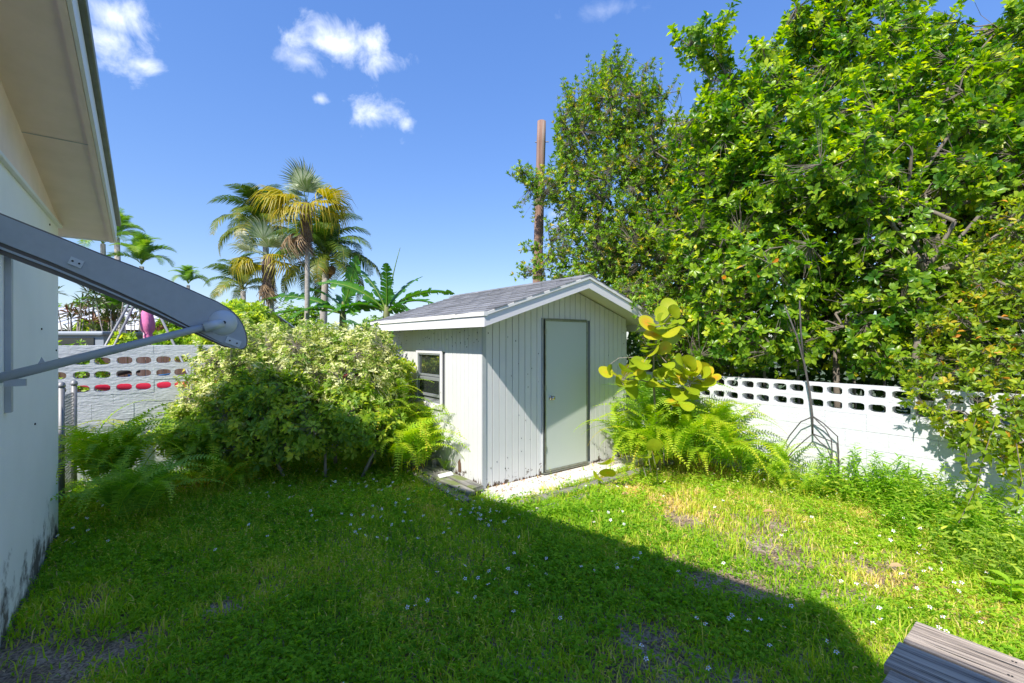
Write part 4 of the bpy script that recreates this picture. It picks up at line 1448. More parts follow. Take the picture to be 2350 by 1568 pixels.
def shrubs():
    base = np.array([-2.5, 6.5, 0])
    t = thing('variegated_shrub', 'big sprawling shrub with pale cream edged leaves between the block wall and shed', 'shrub', base)
    blobs = [B(585, 830, 6.5, .5), B(700, 835, 6.5, .52), B(820, 835, 6.5, .5), B(560, 870, 6.3, .55), B(690, 880, 6.2, .65), B(820, 880, 6.2, .6), B(875, 900, 6.35, .38),
             B(760, 800, 6.9, .36), B(860, 800, 6.9, .3), B(640, 800, 7.0, .36), B(510, 930, 6.1, .5), B(450, 960, 6.0, .33), B(420, 1010, 5.8, .25), B(600, 960, 6.1, .5)]
    trunks = [[base + np.array([dx, dy, 0]), base + np.array([dx * 1.4, dy, .5]), base + np.array([dx * 2, dy, 1.0])] for dx, dy in ((-.6, -.3), (0, 0), (.5, -.2))]
    crown_tree(t, base, blobs, 8200, 6, .058, T_LOWW, LM['varieg'], M['barkl'], trunks, (10, 60), tint=(.15, 1.0), tilt=(40, 95), shell=.5, cull=.7, rr=(.025, .008), clip=in_yard_left, shoots=160, slen=.30)
    base = np.array([-2.4, 5.9, 0])
    t = thing('green_shrub', 'dark green leafy shrub forming the shaded front of the pale shrub mass', 'shrub', base)
    blobs = [B(600, 985, 5.9, .5), B(700, 970, 5.8, .5), B(800, 960, 5.85, .45), B(520, 1000, 5.8, .42), B(650, 920, 5.85, .42), B(860, 980, 5.95, .36), B(460, 1020, 5.7, .32), B(570, 920, 5.9, .35), B(420, 990, 5.9, .3)]
    trunks = [[base + np.array([dx, 0, 0]), base + np.array([dx * 1.3, 0, .3]), base + np.array([dx * 1.7, 0, .6])] for dx in (-.5, 0, .45)]
    crown_tree(t, base, blobs, 2500, 6, .085, T_OVAL, LM['green'], M['barkl'], trunks, (8, 40), tint=(0, .85), tilt=(45, 100), shell=.4, cull=.7, rr=(.02, .007), rare=.012, clip=in_yard_left, droop=.15, shoots=60, slen=.2)
    base = np.array([-1.45, 6.7, 0])
    t = thing('vine_shrub', 'bright green leafy vine climbing beside the shed window', 'shrub', base)
    blobs = [B(908, 850, 6.7, .22), B(885, 880, 6.55, .34), B(905, 950, 6.6, .28), B(870, 930, 6.4, .33), B(920, 900, 6.75, .16), B(885, 990, 6.4, .28), B(932, 850, 6.8, .09), B(940, 890, 6.75, .06)]
    trunks = [[base, base + np.array([0, 0, .5]), base + np.array([.0, 0, 1.0])]]
    crown_tree(t, base, blobs, 900, 6, .10, T_OVAL, LM['green'], M['barkl'], trunks, (5, 24), tint=(.35, .95), tilt=(45, 100), shell=.45, cull=.7, rr=(.015, .005), clip=in_yard_left, droop=.25)
    # light green creeper top behind the wall, by the awning end
    base = np.array([-4.6, 8.4, 0])
    t = thing('hedge_shrub', 'light green bush rising behind the block wall beside the awning end', 'shrub', base)
    blobs = [B(555, 755, 8.2, .45), B(590, 740, 8.4, .3), B(515, 770, 8.1, .4), B(630, 800, 8.3, .45), B(545, 712, 8.5, .16)]
    crown_tree(t, base, blobs, 1900, 6, .09, T_LOWW, LM['green'], M['barkl'], [[base, base + UP * .8, base + UP * 1.5]], (6, 30), tint=(.3, 1.0), tilt=(40, 95), rr=(.03, .008), rare=.02)


shrubs()


def weeds_by_wall():
    # leafy upright weeds along the white wall
    specs = [(1890, 1085, .40, 'low leafy weed bush at the foot of the white wall below the hanging root'),
             (1985, 1105, .55, 'tall wispy weed bush against the white wall right of the hanging root'),
             (2080, 1140, .55, 'dense green weed bush in the middle of the white wall foot'),
             (2190, 1180, .55, 'leafy weed bush under the leaf shadows on the white wall'),
             (2290, 1215, .50, 'weed bush at the right end of the white wall'),
             (2130, 1190, .38, 'low front weed bush spreading onto the dry lawn'),
             (2330, 1290, .45, 'dark green weed bush at the right frame edge')]
    for i, (u, v, h, lb) in enumerate(specs):
        c = gp(u, v + 45)
        q = c - RW; xx = q @ F
        if xx > -.22: c = c - F * (xx + .22)
        t = thing('weed_bush', lb, 'weed', c, 0, 'weeds along the white wall')
        r = np.random.default_rng(50 + i)
        ns = 70
        st, L_, = [], []
        Vs = []
        pos, dr, nm = [], [], []
        tw = []
        for k in range(ns):
            a = r.uniform(0, 6.28); rr_ = .42 * math.sqrt(r.random())
            b = np.array([math.cos(a) * rr_, math.sin(a) * rr_, 0])
            if ((c + b) - RW) @ F > -.05: b = b - F * (((c + b) - RW) @ F + .05)
            hh = h * .9 * r.uniform(.45, 1.25) * (1.2 - rr_)
            lean = r.normal(0, .28, 2)
            pts = [b + np.array([lean[0] * hh * f ** 1.5, lean[1] * hh * f ** 1.5, hh * f]) for f in np.linspace(0, 1, 6)]
            for j in range(5): tw.append((pts[j], pts[j + 1]))
            nl = int(hh / .018)
            for j in range(nl):
                f = .12 + .88 * (j + r.random()) / nl; e = min(4, int(f * 5)); g = f * 5 - e
                p = pts[e] * (1 - g) + pts[min(5, e + 1)] * g
                aa = j * 2.4 + r.uniform(-.3, .3)
                pos.append(p); dr.append([math.cos(aa), math.sin(aa), r.uniform(-.1, .7)]); nm.append([0, 0, 1.0])
        pos = np.array(pos); dr = np.array(dr); nm = np.array(nm) + r.normal(0, .3, (len(pos), 3))
        V, Fs, T = scatter(T_LANCE, pos, frames(dr, nm), r.uniform(.045, .095, len(pos)), np.clip(r.normal(.5, .22, len(pos)), 0, 1))
        link('leaves', mk('leaves', V, Fs, T), LM['weed'] if i % 3 else LM['green'], t, kind='stuff')
        tw = np.array(tw); V, Fs, T = twigs(tw[:, 0], tw[:, 1], .0028, .002)
        link('stems', mk('stems', V, Fs, T), LM['weed'], t, kind='stuff')


weeds_by_wall()


# ------------------------------------------------------------------ big trees on the right
def beyond_wall(p):
    """keep crowns out of the wall and shed"""
    q = p - RW; x = q @ F
    s = p - SHED; xs = s @ F; ys = s @ D
    inwall = (x > -.06) & (x < .22) & (p[:, 2] < 1.36)
    inshed = (xs > -.3) & (xs < SW + .30) & (ys > -.475) & (ys < SD + .3) & (p[:, 2] < rooftop(0) + .62 - np.abs(xs - XR) * SK)
    front = (x < -.02) & (p[:, 2] < 1.50)
    return ~inwall & ~inshed & ~front & (p[:, 2] > .05)


def trees():
    # mangrove: big glossy rosettes
    base = loc(RW, 1.1, .2)
    t = thing('mangrove_tree', 'large glossy leaved tree filling the upper right behind the white wall', 'tree', base)
    r = random.Random(21)
    blobs = []
    for v in range(110, 760, 105):
        for u in range(1670, 2560, 120):
            uu = u + r.uniform(-35, 35); vv = v + r.uniform(-35, 35)
            Y = 6.3 + r.uniform(-.5, .7) + (.5 if v < 300 else 0)
            if vv < 230 and uu < 1800: continue
            if vv < 200 and uu > 2040: continue
            if vv < 290 and 2190 < uu < 2340: continue
            blobs.append(B(uu, vv, Y, r.uniform(.50, .72)))
    blobs += [B(1600, 105, 6.6, .28), B(1650, 150, 6.7, .22), B(1700, 215, 6.6, .26), B(1650, 310, 6.6, .32), B(1760, 130, 6.7, .2), B(1860, 60, 6.8, .36), B(1940, 20, 6.9, .36), B(1810, 60, 6.8, .18), B(1990, 120, 6.7, .4), B(2035, 20, 6.7, .22), B(2060, 80, 6.6, .3),
              B(2130, 60, 6.8, .24), B(2170, 130, 6.8, .3), B(2260, 150, 6.7, .34), B(2345, 60, 6.4, .28), B(2450, 60, 6.5, .5), B(2340, 170, 6.3, .3),
              B(2400, 200, 5.8, .5), B(2230, 330, 6.0, .4), B(2330, 290, 6.0, .34), B(2270, 430, 5.8, .42), B(2180, 420, 5.9, .4), B(2420, 350, 5.6, .5), B(2330, 420, 5.7, .4), B(2500, 100, 6, .6), B(2520, 480, 5.6, .6), B(1620, 420, 6.8, .45), B(1610, 560, 6.9, .5), B(1650, 690, 6.7, .45), B(1720, 770, 6.2, .35), B(1850, 780, 6.0, .3), B(1990, 800, 5.8, .32), B(2060, 830, 5.6, .25), B(1650, 790, 6.6, .3), B(1780, 800, 6.2, .2)]
    trunks = []
    for i, (x, y) in enumerate(((.9, 1.6), (1.2, .4), (1.0, -.6), (1.4, 2.4))):
        b = loc(RW, x, y)
        trunks.append([b, b + np.array([r.uniform(-.3, .3), r.uniform(-.2, .2), 1.3]), b + np.array([r.uniform(-.5, .5), r.uniform(-.3, .3), 2.6])])
    crown_tree(t, base, blobs, 15500, 8, .094, T_OBOV, LM['mangrove'], M['bark'], trunks, (34, 460), rare=.022, tint=(.0, .88), tilt=(35, 85),
               shell=.25, cull=.85, rr=(.045, .014), single=290, clip=beyond_wall, upb=.35, shoots=900, slen=.6)
    # hanging prop root in front of the wall
    def W(u, v, off):   # on a plane parallel to the wall, off metres in front of it
        dx = (u - 1175) / FD; s = ((RW @ F) - off) / (dx * F[0] + F[1])
        return np.array([dx * s, s, EYE - (v - 784) / FD * s]) - base
    mb = MB()
    mb.tube([W(1800, 700, .1), W(1828, 770, .1), W(1845, 830, .1), W(1858, 900, .1), W(1864, 955, .1), W(1865, 996, .1)], [.008, .010, .012, .013, .013, .010], 7)
    mb.tube([W(1835, 690, .1), W(1838, 760, .1), W(1846, 850, .1)], [.008, .010, .012], 6)
    paths = [[(1864, 957), (1838, 968), (1812, 1000), (1795, 1030), (1772, 1072)], [(1865, 996), (1845, 1012), (1820, 1035), (1800, 1062), (1780, 1095)],
             [(1866, 956), (1890, 972), (1922, 1002), (1925, 1040), (1922, 1100)], [(1866, 957), (1895, 985), (1908, 1010), (1910, 1045), (1905, 1105)],
             [(1866, 996), (1900, 1010), (1920, 1018), (1926, 1060), (1924, 1100)], [(1866, 997), (1882, 1015), (1897, 1026), (1907, 1050), (1903, 1105)]]
    for j, pth in enumerate(paths):
        off = [.12, .2, .08, .16, .12, .22][j]
        pts = [W(u, v, .1 + (off - .1) * k / 4) for k, (u, v) in enumerate(pth)]
        e = pts[-1].copy(); e[2] = -base[2] - .02
        mb.tube(pts + [e], [.0075, .007, .007, .0065, .006, .006], 6)
    link('prop_root', mb.mesh('root', True), M['root'], t)
    mb = MB()
    for k, (a, b, c) in enumerate((((1780, 690), (1800, 760), (1830, 830)), ((1930, 700), (1950, 790), (1960, 860)), ((1740, 700), (1752, 800), (1755, 870)), ((2010, 740), (2020, 800), (2030, 880)))):
        pts = [P(*a, 7.2) - base, P(*b, 7.0) - base, P(*c, 6.9) - base]; e = pts[-1].copy(); e[2] = 0; e[0] += .05
        mb.tube(pts + [e], [.014, .018, .02, .02], 6)
    link('hanging_stems', mb.mesh('s', True), M['barkl'], t)

    # mid tree: small leaves
    base = np.array([2.9, 9.6, 0])
    t = thing('buttonwood_tree', 'fine leaved tree behind the shed roof and wooden pole', 'tree', base)
    L_ = [(1400, 270, 9.2, .75), (1330, 320, 9.2, .7), (1480, 350, 9.2, .75), (1325, 440, 9.0, .60), (1420, 460, 9.0, .8), (1545, 500, 9.0, .8), (1245, 425, 8.9, .38), (1200, 400, 8.9, .22),
          (1350, 560, 8.9, .75), (1470, 600, 8.8, .8), (1260, 620, 8.8, .38), (1195, 625, 8.8, .18), (1215, 560, 8.9, .2), (1590, 620, 8.6, .75), (1560, 700, 8.2, .7), (1650, 700, 8.2, .7), (1600, 480, 8.8, .7), (1640, 560, 8.4, .7), (1580, 400, 9.0, .5), (1680, 640, 8.0, .6), (1640, 800, 7.4, .45), (1700, 820, 7.2, .3),
          (1400, 195, 9.2, .35), (1365, 240, 9.2, .30), (1460, 250, 9.2, .42), (1395, 150, 9.2, .14), (1335, 265, 9.2, .20), (1318, 335, 9.2, .28), (1260, 690, 8.7, .3), (1330, 660, 8.7, .5), (1420, 690, 8.7, .5),
          (1490, 690, 7.9, .4), (1475, 745, 7.75, .22), (1560, 770, 7.6, .42), (1620, 760, 7.5, .45), (1500, 780, 7.7, .3), (1520, 850, 7.6, .4), (1600, 850, 7.6, .35), (1430, 665, 8.0, .2), (1460, 690, 7.9, .2),
          (1530, 420, 9.2, .5), (1620, 330, 8.8, .5), (1660, 430, 8.6, .6), (1700, 540, 8.4, .6), (1650, 270, 8.8, .35), (1570, 330, 9.0, .35), (1610, 400, 8.7, .6), (1480, 700, 6.55, .17), (1462, 738, 6.55, .10), (1580, 720, 7.2, .28), (1440, 690, 6.5, .07), (1380, 380, 9.3, .7), (1500, 230, 9.3, .25)]
    blobs = [B(*b) for b in L_]
    tr = [[base, base + np.array([-.1, 0, 1.6]), base + np.array([-.5, -.1, 3.0])], [base + np.array([.7, 0, 0]), base + np.array([.6, 0, 1.8]), base + np.array([.5, -.2, 3.4])]]
    crown_tree(t, base, blobs, 14500, 7, .078, T_LOW, LM['button'], M['bark'], tr, (24, 330), rare=.004, tint=(0, .9), tilt=(20, 60), shell=.3, cull=.8, rr=(.07, .014), clip=lambda p: beyond_wall(p) & ~((p[:, 0] < .86) & (p[:, 2] > 5.15)) & ~((p[:, 0] < .62) & (p[:, 2] > 3.7) & (p[:, 2] < 4.1)), upb=.6, jit=.3, shoots=900, slen=.65)

    # right shrub tree, yellow green, hanging over the wall
    base = loc(RW, .6, -2.3)
    t = thing('overhanging_shrub', 'yellow green small leaved shrub spilling over the right end of the white wall', 'shrub', base)
    L_ = [(2330, 550, 5.0, .38), (2290, 640, 4.9, .36), (2340, 700, 4.7, .45), (2240, 730, 4.9, .36), (2180, 770, 4.9, .3), (2150, 850, 4.9, .32), (2240, 830, 4.7, .42), (2330, 820, 4.5, .45), (2230, 910, 4.5, .34), (2130, 920, 4.75, .22),
          (2300, 930, 4.3, .34), (2190, 960, 4.5, .2), (2340, 1000, 4.0, .2), (2260, 990, 4.3, .18), (2420, 800, 4.5, .6), (2420, 640, 4.8, .5), (2330, 1060, 3.95, .12), (2280, 1045, 4.1, .1), (2210, 1010, 4.4, .12)]
    blobs = [B(*b) for b in L_]
    tr = [[base, base + UP * 1.0, base + UP * 1.7]]
    crown_tree(t, base, blobs, 2300, 7, .068, T_OVAL, LM['yellowgreen'], M['bark'], tr, (10, 60), rare=.012, tint=(.05, .9), tilt=(30, 80), shell=.3, cull=.8, rr=(.035, .009),
               clip=lambda p: ~(((p - RW) @ F > -.03) & ((p - RW) @ F < .2) & (p[:, 2] < 1.35)), upb=.3)
    # hanging sprigs
    base = loc(RW, -.35, -1.75)
    t = thing('hanging_sprig', 'leafy branch hanging down in front of the white wall at far right', 'branch', (base[0], base[1], 1.2))
    ch = [[(2290, 950, 4.0), (2260, 1040, 3.9), (2240, 1120, 3.8), (2200, 1200, 3.75)], [(2330, 1000, 3.9), (2345, 1100, 3.8), (2330, 1180, 3.75)], [(2240, 960, 4.2), (2215, 1040, 4.1), (2225, 1100, 4.05)]]
    b0 = np.array([base[0], base[1], 1.2]); pos, dr, tw = [], [], []
    rr = np.random.default_rng(8)
    for c in ch:
        pts = [P(*q) - b0 for q in c]
        for a, b in zip(pts[:-1], pts[1:]):
            tw.append((a, b))
            for f in np.linspace(0, 1, 16):
                d = rr.normal(0, 1, 3); pos.append(a * (1 - f) + b * f); dr.append(norm(d + np.array([0, 0, -.3])))
    pos = np.array(pos); V, Fs, T = scatter(T_OVAL, pos, frames(np.array(dr), rr.normal(0, .4, (len(pos), 3)) + np.array([0, -.6, .6])), rr.uniform(.07, .12, len(pos)), rr.uniform(.1, .8, len(pos)))
    link('leaves', mk('leaves', V, Fs, T), LM['yellowgreen'], t, kind='stuff')
    tw = np.array(tw); V, Fs, T = twigs(tw[:, 0], tw[:, 1], .005, .004); link('stems', mk('stems', V, Fs, T), M['bark'], t, kind='stuff')

    # thicket added as a dark backdrop, the crown's shade put into its leaf colour
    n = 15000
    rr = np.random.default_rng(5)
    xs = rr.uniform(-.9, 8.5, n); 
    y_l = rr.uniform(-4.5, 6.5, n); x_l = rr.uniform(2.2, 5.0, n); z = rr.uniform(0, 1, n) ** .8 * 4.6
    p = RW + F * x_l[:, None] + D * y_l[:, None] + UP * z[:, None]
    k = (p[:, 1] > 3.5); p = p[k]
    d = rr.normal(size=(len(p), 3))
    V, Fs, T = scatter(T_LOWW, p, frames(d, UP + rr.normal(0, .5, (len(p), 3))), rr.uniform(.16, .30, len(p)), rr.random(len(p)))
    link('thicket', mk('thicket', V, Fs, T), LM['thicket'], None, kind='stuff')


M['root'] = solid('dark_root', (.055, .05, .05), .8, noise=(20, .4, (.16, .15, .14)))
trees()


# ------------------------------------------------------------------ palms and bananas behind
def palms():
    COCO = [frond_mesh(3.4, 58, .85, .072, (1.1 - .12 * i, -1.15 - .1 * i), 'coco', .9, 40 + i, (.15 + .12 * i, .55 + .12 * i), .14, .03, .1, .5) for i in range(4)]
    for m_ in COCO: m_.materials.append(LM['coco'])

    def pinnate(label, u, v, Y, n, s, meshes, lm, lean=0, trunk_r=.14, seed=0, nuts=0, group='feathery palms beyond the block wall', low=-.5, hi=1.1):
        r = random.Random(seed)
        c = P(u, v, Y)
        b = np.array([c[0] + lean, c[1], 0])
        t = thing('coconut_palm' if nuts or lm is LM['coco'] else 'feather_palm', label, 'palm tree', b, 0, group)
        mb = MB(); pts = [np.array([0, 0, 0])] + [(c - b) * f + np.array([.12 * math.sin(f * 3.1) * (-lean), 0, 0]) for f in (.25, .5, .75, 1)]
        mb.tube(pts, [trunk_r * 1.3, trunk_r * 1.05, trunk_r, trunk_r * .9, trunk_r * .8], 10)
        link('trunk', mb.mesh('trunk', True), M['palmtrunk'], t)
        for i in range(n):
            az = i * 2.39996 + r.uniform(-.2, .2); f = i / n
            place('frond', meshes[min(len(meshes) - 1, int(f * len(meshes)))], lm, t, c - b + np.array([0, 0, .05]), az, hi * (1 - f) + low * f + r.uniform(-.1, .1), r.uniform(-.3, .3), s * r.uniform(.85, 1.08))
        for i in range(nuts):
            a = r.uniform(0, 6.28); q = c - b + np.array([math.cos(a) * .3 * s, math.sin(a) * .3 * s, -.25 - .35 * r.random()])
            k = MB(); k.tube([q + np.array([0, 0, z]) for z in (-.14, -.10, 0, .09, .13)], [.02, .10, .135, .09, .02], 9)
            link('coconut', k.mesh('nut', True), M['husk'], t)
        return t
    pinnate('tall coconut palm with drooping fronds directly left of the silver fan palm crown', 607, 530, 24, 26, .92, COCO, LM['coco'], .8, .17, 3)
    pinnate('coconut palm carrying brown nuts right of the slim fan palm trunk', 748, 600, 20, 28, .92, COCO, LM['coco'], -.3, .16, 4, 13, low=-.75)
    pinnate('small coconut palm low on the skyline above the light green bush', 558, 668, 19, 18, .56, COCO, LM['coco'], .1, .12, 5, low=-.3)
    GP = [frond_mesh(1.5, 40, .42, .045, (1.15 - .1 * i, -.9 - .2 * i), 'coco', .35, 60 + i, (.25 + .1 * i, .6 + .1 * i), .15, .015, .3, .5) for i in range(3)]
    for m_ in GP: m_.materials.append(LM['palmg'])
    pinnate('green feather palm whose crown shows just above the awning arm', 325, 612, 11, 14, .62, GP, LM['palmg'], 0, .06, 6, low=-.1)
    pinnate('smaller feather palm peeking over the awning arm left of the palm group', 432, 655, 15, 12, .56, GP, LM['palmg'], 0, .06, 7, low=-.05)
    pinnate('feather palm mostly hidden behind the house eave corner', 268, 545, 13, 14, .62, GP, LM['palmg'], .3, .08, 8, low=-.5)
    # fan palms
    FG = [fan_mesh(.75, 26, 1.45, .45, i, (.4, 1.0), .55, .55) for i in range(2)]
    FY = [fan_mesh(.80, 26, 1.45, 1.25, 5 + i, (.2, 1.0), .5, .5) for i in range(3)]
    FDd = [fan_mesh(.72, 20, 1.0, 1.6, 9 + i, (.1, 1.0), .3, .45) for i in range(2)]
    for m_ in FG: m_.materials.append(LM['fang'])
    for m_ in FY: m_.materials.append(LM['fany'])
    for m_ in FDd: m_.materials.append(LM['fand'])

    def fanpalm(label, u, v, Y, trunk, shag, greens, yellows, deads, seed, ub, s=1.0):
        r = random.Random(seed); c = P(u, v, Y); b = np.array([P(ub, 784, Y)[0], Y, 0])
        t = thing('fan_palm', label, 'palm tree', b)
        q = c - b
        mb = MB(); pts = []; rr_ = []
        n = 40
        for i in range(n + 1):
            f = i / n; pts.append(q * f + np.array([0.05 * math.sin(f * 3), 0, 0])); rr_.append(trunk * (1.15 - .2 * f) * (1 + .035 * (i % 2)))
        mb.tube(pts, rr_, 10); link('trunk', mb.mesh('trunk', True), M['palmtrunk'], t)
        mb = MB(); rs = np.random.default_rng(seed)
        top = q[2] - .05; h = shag[1]
        mb.tube([q * 0 + pts[-1] + np.array([0, 0, -h - .0]), pts[-1] + np.array([0, 0, -h * .7]), pts[-1] + np.array([0, 0, -h * .3]), pts[-1] + np.array([0, 0, .05])], [trunk * 1.05, shag[0] * .9, shag[0], trunk * 1.2], 12)
        for i in range(260):
            a = rs.uniform(0, 6.28); zz = -rs.random() * h; r0 = shag[0] * .9
            p0 = pts[-1] + np.array([math.cos(a) * r0 * .8, math.sin(a) * r0 * .8, zz]); p1 = p0 + np.array([math.cos(a) * rs.uniform(.0, .10), math.sin(a) * rs.uniform(0, .1), -rs.uniform(.08, .3)])
            mb.tube([p0, p1], [.010, .003], 3, False)
        link('fibre_skirt', mb.mesh('skirt', fix=False), M['fibre'], t)
        for (ms, lst, nm, lm) in ((FG, greens, 'fan_leaf', 'fang'), (FY, yellows, 'fan_leaf', 'fany'), (FDd, deads, 'dead_leaf', 'fand')):
            for (az, pt_, roll, sc_) in lst:
                place(nm, r.choice(ms), LM[lm], t, q + np.array([0, 0, -.02 if ms is not FDd else -h * .5]), rad(az), rad(pt_), rad(roll), sc_ * s)
    # azimuth 0 = right (+X), 180 = left, 270 = towards the camera
    fanpalm('tall slim fan palm with silver top leaf and drooping yellow leaves above the shrub', 703, 470, 11, .055, (.13, 1.05),
            [(260, 72, 0, 1.0), (90, 70, 20, .95), (300, 60, 20, .7), (20, 50, 0, .75), (160, 45, -10, .75), (60, 35, 0, .8), (130, 60, 0, .9)],
            [(185, 22, 10, 1.15), (205, 10, -5, 1.1), (240, 5, 10, .9), (170, -5, -20, 1.0), (150, 15, 0, 1.0), (350, 18, -10, 1.15), (335, 0, 10, 1.1), (300, -12, 0, 1.1), (10, -15, 0, 1.0), (40, 5, 0, 1.1), (270, -25, 0, .95), (220, -20, 0, .9)],
            [(200, -38, 0, 1.1), (160, -50, 0, 1.0), (230, -55, 0, .9)], 1, 697, .88)
    fanpalm('shorter shaggy fan palm with silvery leaves left of the slim fan palm', 616, 590, 11.5, .06, (.15, 1.0),
            [(265, 65, 0, 1.0), (200, 40, 10, .9), (340, 35, -10, .9), (90, 50, 0, 1.0), (150, 20, 0, 1.0), (20, 10, 0, 1.0), (300, 30, 0, .8), (235, 15, 0, .9)],
            [(195, -5, 0, .9), (215, -18, 0, .9), (340, -18, 0, .95), (10, -25, 0, .9), (160, -25, 0, .8), (320, 0, 0, .8)],
            [(260, -75, 0, 1.0), (240, -60, 0, .7)], 2, 622, .88)


palms()


def banana_mesh(L_, W, arch, seed, tears=.5, fold=.35):
    r = np.random.default_rng(seed); n = 44
    s = np.linspace(0, 1, n + 1)
    ang = arch[0] + (arch[1] - arch[0]) * s
    x = np.concatenate([[0], np.cumsum(np.cos((ang[1:] + ang[:-1]) / 2))]) * L_ / n
    z = np.concatenate([[0], np.cumsum(np.sin((ang[1:] + ang[:-1]) / 2))]) * L_ / n
    c = np.stack([x, 0 * x, z], 1)
    pet = .14
    wd = lambda t: W * .5 * np.clip((t - pet) / .14, 0, 1) ** .6 * np.clip((1.0 - t) / .30, 0.0, 1) ** .55 if t > pet else 0
    parts = [twigs(c[:-1], c[1:], np.linspace(.02, .006, n + 1)[:-1] * L_ / 1.4, np.linspace(.02, .006, n + 1)[1:] * L_ / 1.4, 5)]
    parts[0] = (parts[0][0], parts[0][1], np.full(len(parts[0][0]), 1.0))
    V, Q, T = [], [], []
    for sg in (1, -1):
        k = 0
        while k < n:
            m_ = 1 if r.random() < tears else r.integers(2, 5); m_ = int(min(m_, n - k))
            dr = r.uniform(.15, .75) if r.random() < tears else r.uniform(0, .25)
            base = len(V)
            for j in range(m_ + 1):
                t = s[k + j]; w = wd(t)
                sh = 1 - .06 * (j == m_) if m_ > 0 else 1
                pt = c[k + j]; fwd = np.array([math.cos(ang[k + j]), 0, math.sin(ang[k + j])])
                o1 = pt + np.array([0, sg * w * .5, fold * w * .5 - dr * w * .15]) + fwd * w * .15
                o2 = pt + np.array([0, sg * w * (1 - .25 * dr), fold * w * .7 - dr * w * .75]) + fwd * w * (.32 + r.uniform(-.05, .05))
                if j == m_: o2 = o2 - fwd * .012 * L_
                V += [pt, o1, o2]; tv = .35 + .3 * r.random(); T += [.7, tv, tv - .1]
            for j in range(m_):
                a = base + j * 3
                for i in (0, 1):
                    q = (a + i, a + i + 3, a + i + 4, a + i + 1)
                    Q.append(q if sg < 0 else q[::-1])
            k += m_
    parts.append((np.array(V), [np.array(Q)], np.array(T)))
    V, Fs, T = merge(parts)
    return mk('banana_leaf', V, Fs, T)


def bananas():
    def plant(label, ub, Y, zc, leaves, seed):
        c = P(ub, 784, Y); c[2] = 0
        t = thing('banana_plant', label, 'banana plant', c, 0, 'banana plants behind the shrub')
        MB_ = MB(); MB_.tube([(0, 0, 0), (0, 0, zc * .5), (0.02, 0, zc), (.03, 0, zc + .35)], [.13, .11, .08, .03], 10)
        link('pseudostem', MB_.mesh('stem', True), M['bananastem'], t)
        for i, (az, pit, L_, W, cur) in enumerate(leaves):
            me = banana_mesh(L_ * 1.12, W * .95, (rad(pit), rad(pit + cur)), seed * 20 + i, .5 if cur else .1)
            place('leaf', me, LM['banana'], t, (0.02, 0, zc + .05), rad(az), 0, rad(random.uniform(-25, 25)))
    plant('banana plant with long torn leaves just left of the shed roof', 885, 11.0, 2.45,
          [(20, 82, 1.5, .30, -8), (8, 48, 1.6, .42, -62), (-12, 38, 1.5, .45, -78), (172, 55, 1.7, .5, -62), (160, 68, 1.5, .4, -40), (270, 75, 1.1, .35, -20), (90, 50, 1.4, .5, -60), (215, 30, 1.3, .5, -70), (320, 25, 1.2, .45, -70), (45, 60, 1.3, .4, -35)], 1)
    plant('banana plant with broad leaves behind the slim fan palm trunk', 785, 11.5, 2.45,
          [(250, 86, 1.35, .50, -3), (178, 35, 1.9, .6, -50), (195, 15, 1.9, .55, -45), (165, 58, 1.3, .45, -60), (350, 35, 1.5, .55, -60), (10, 22, 1.6, .5, -50), (300, 30, 1.3, .6, -70), (120, 45, 1.5, .55, -55), (235, 25, 1.3, .55, -65)], 2)
    plant('shorter banana plant half hidden behind the pale shrub near the shed eave', 850, 9.6, 1.65,
          [(200, 40, 1.2, .5, -70), (340, 40, 1.2, .5, -60), (250, 55, 1.1, .5, -60), (100, 45, 1.2, .5, -60), (150, 30, 1.2, .5, -60), (20, 60, 1.1, .4, -40)], 3)


M['bananastem'] = solid('banana_stem', (.16, .2, .07), .7, noise=(8, .6, (.25, .16, .08)))
bananas()


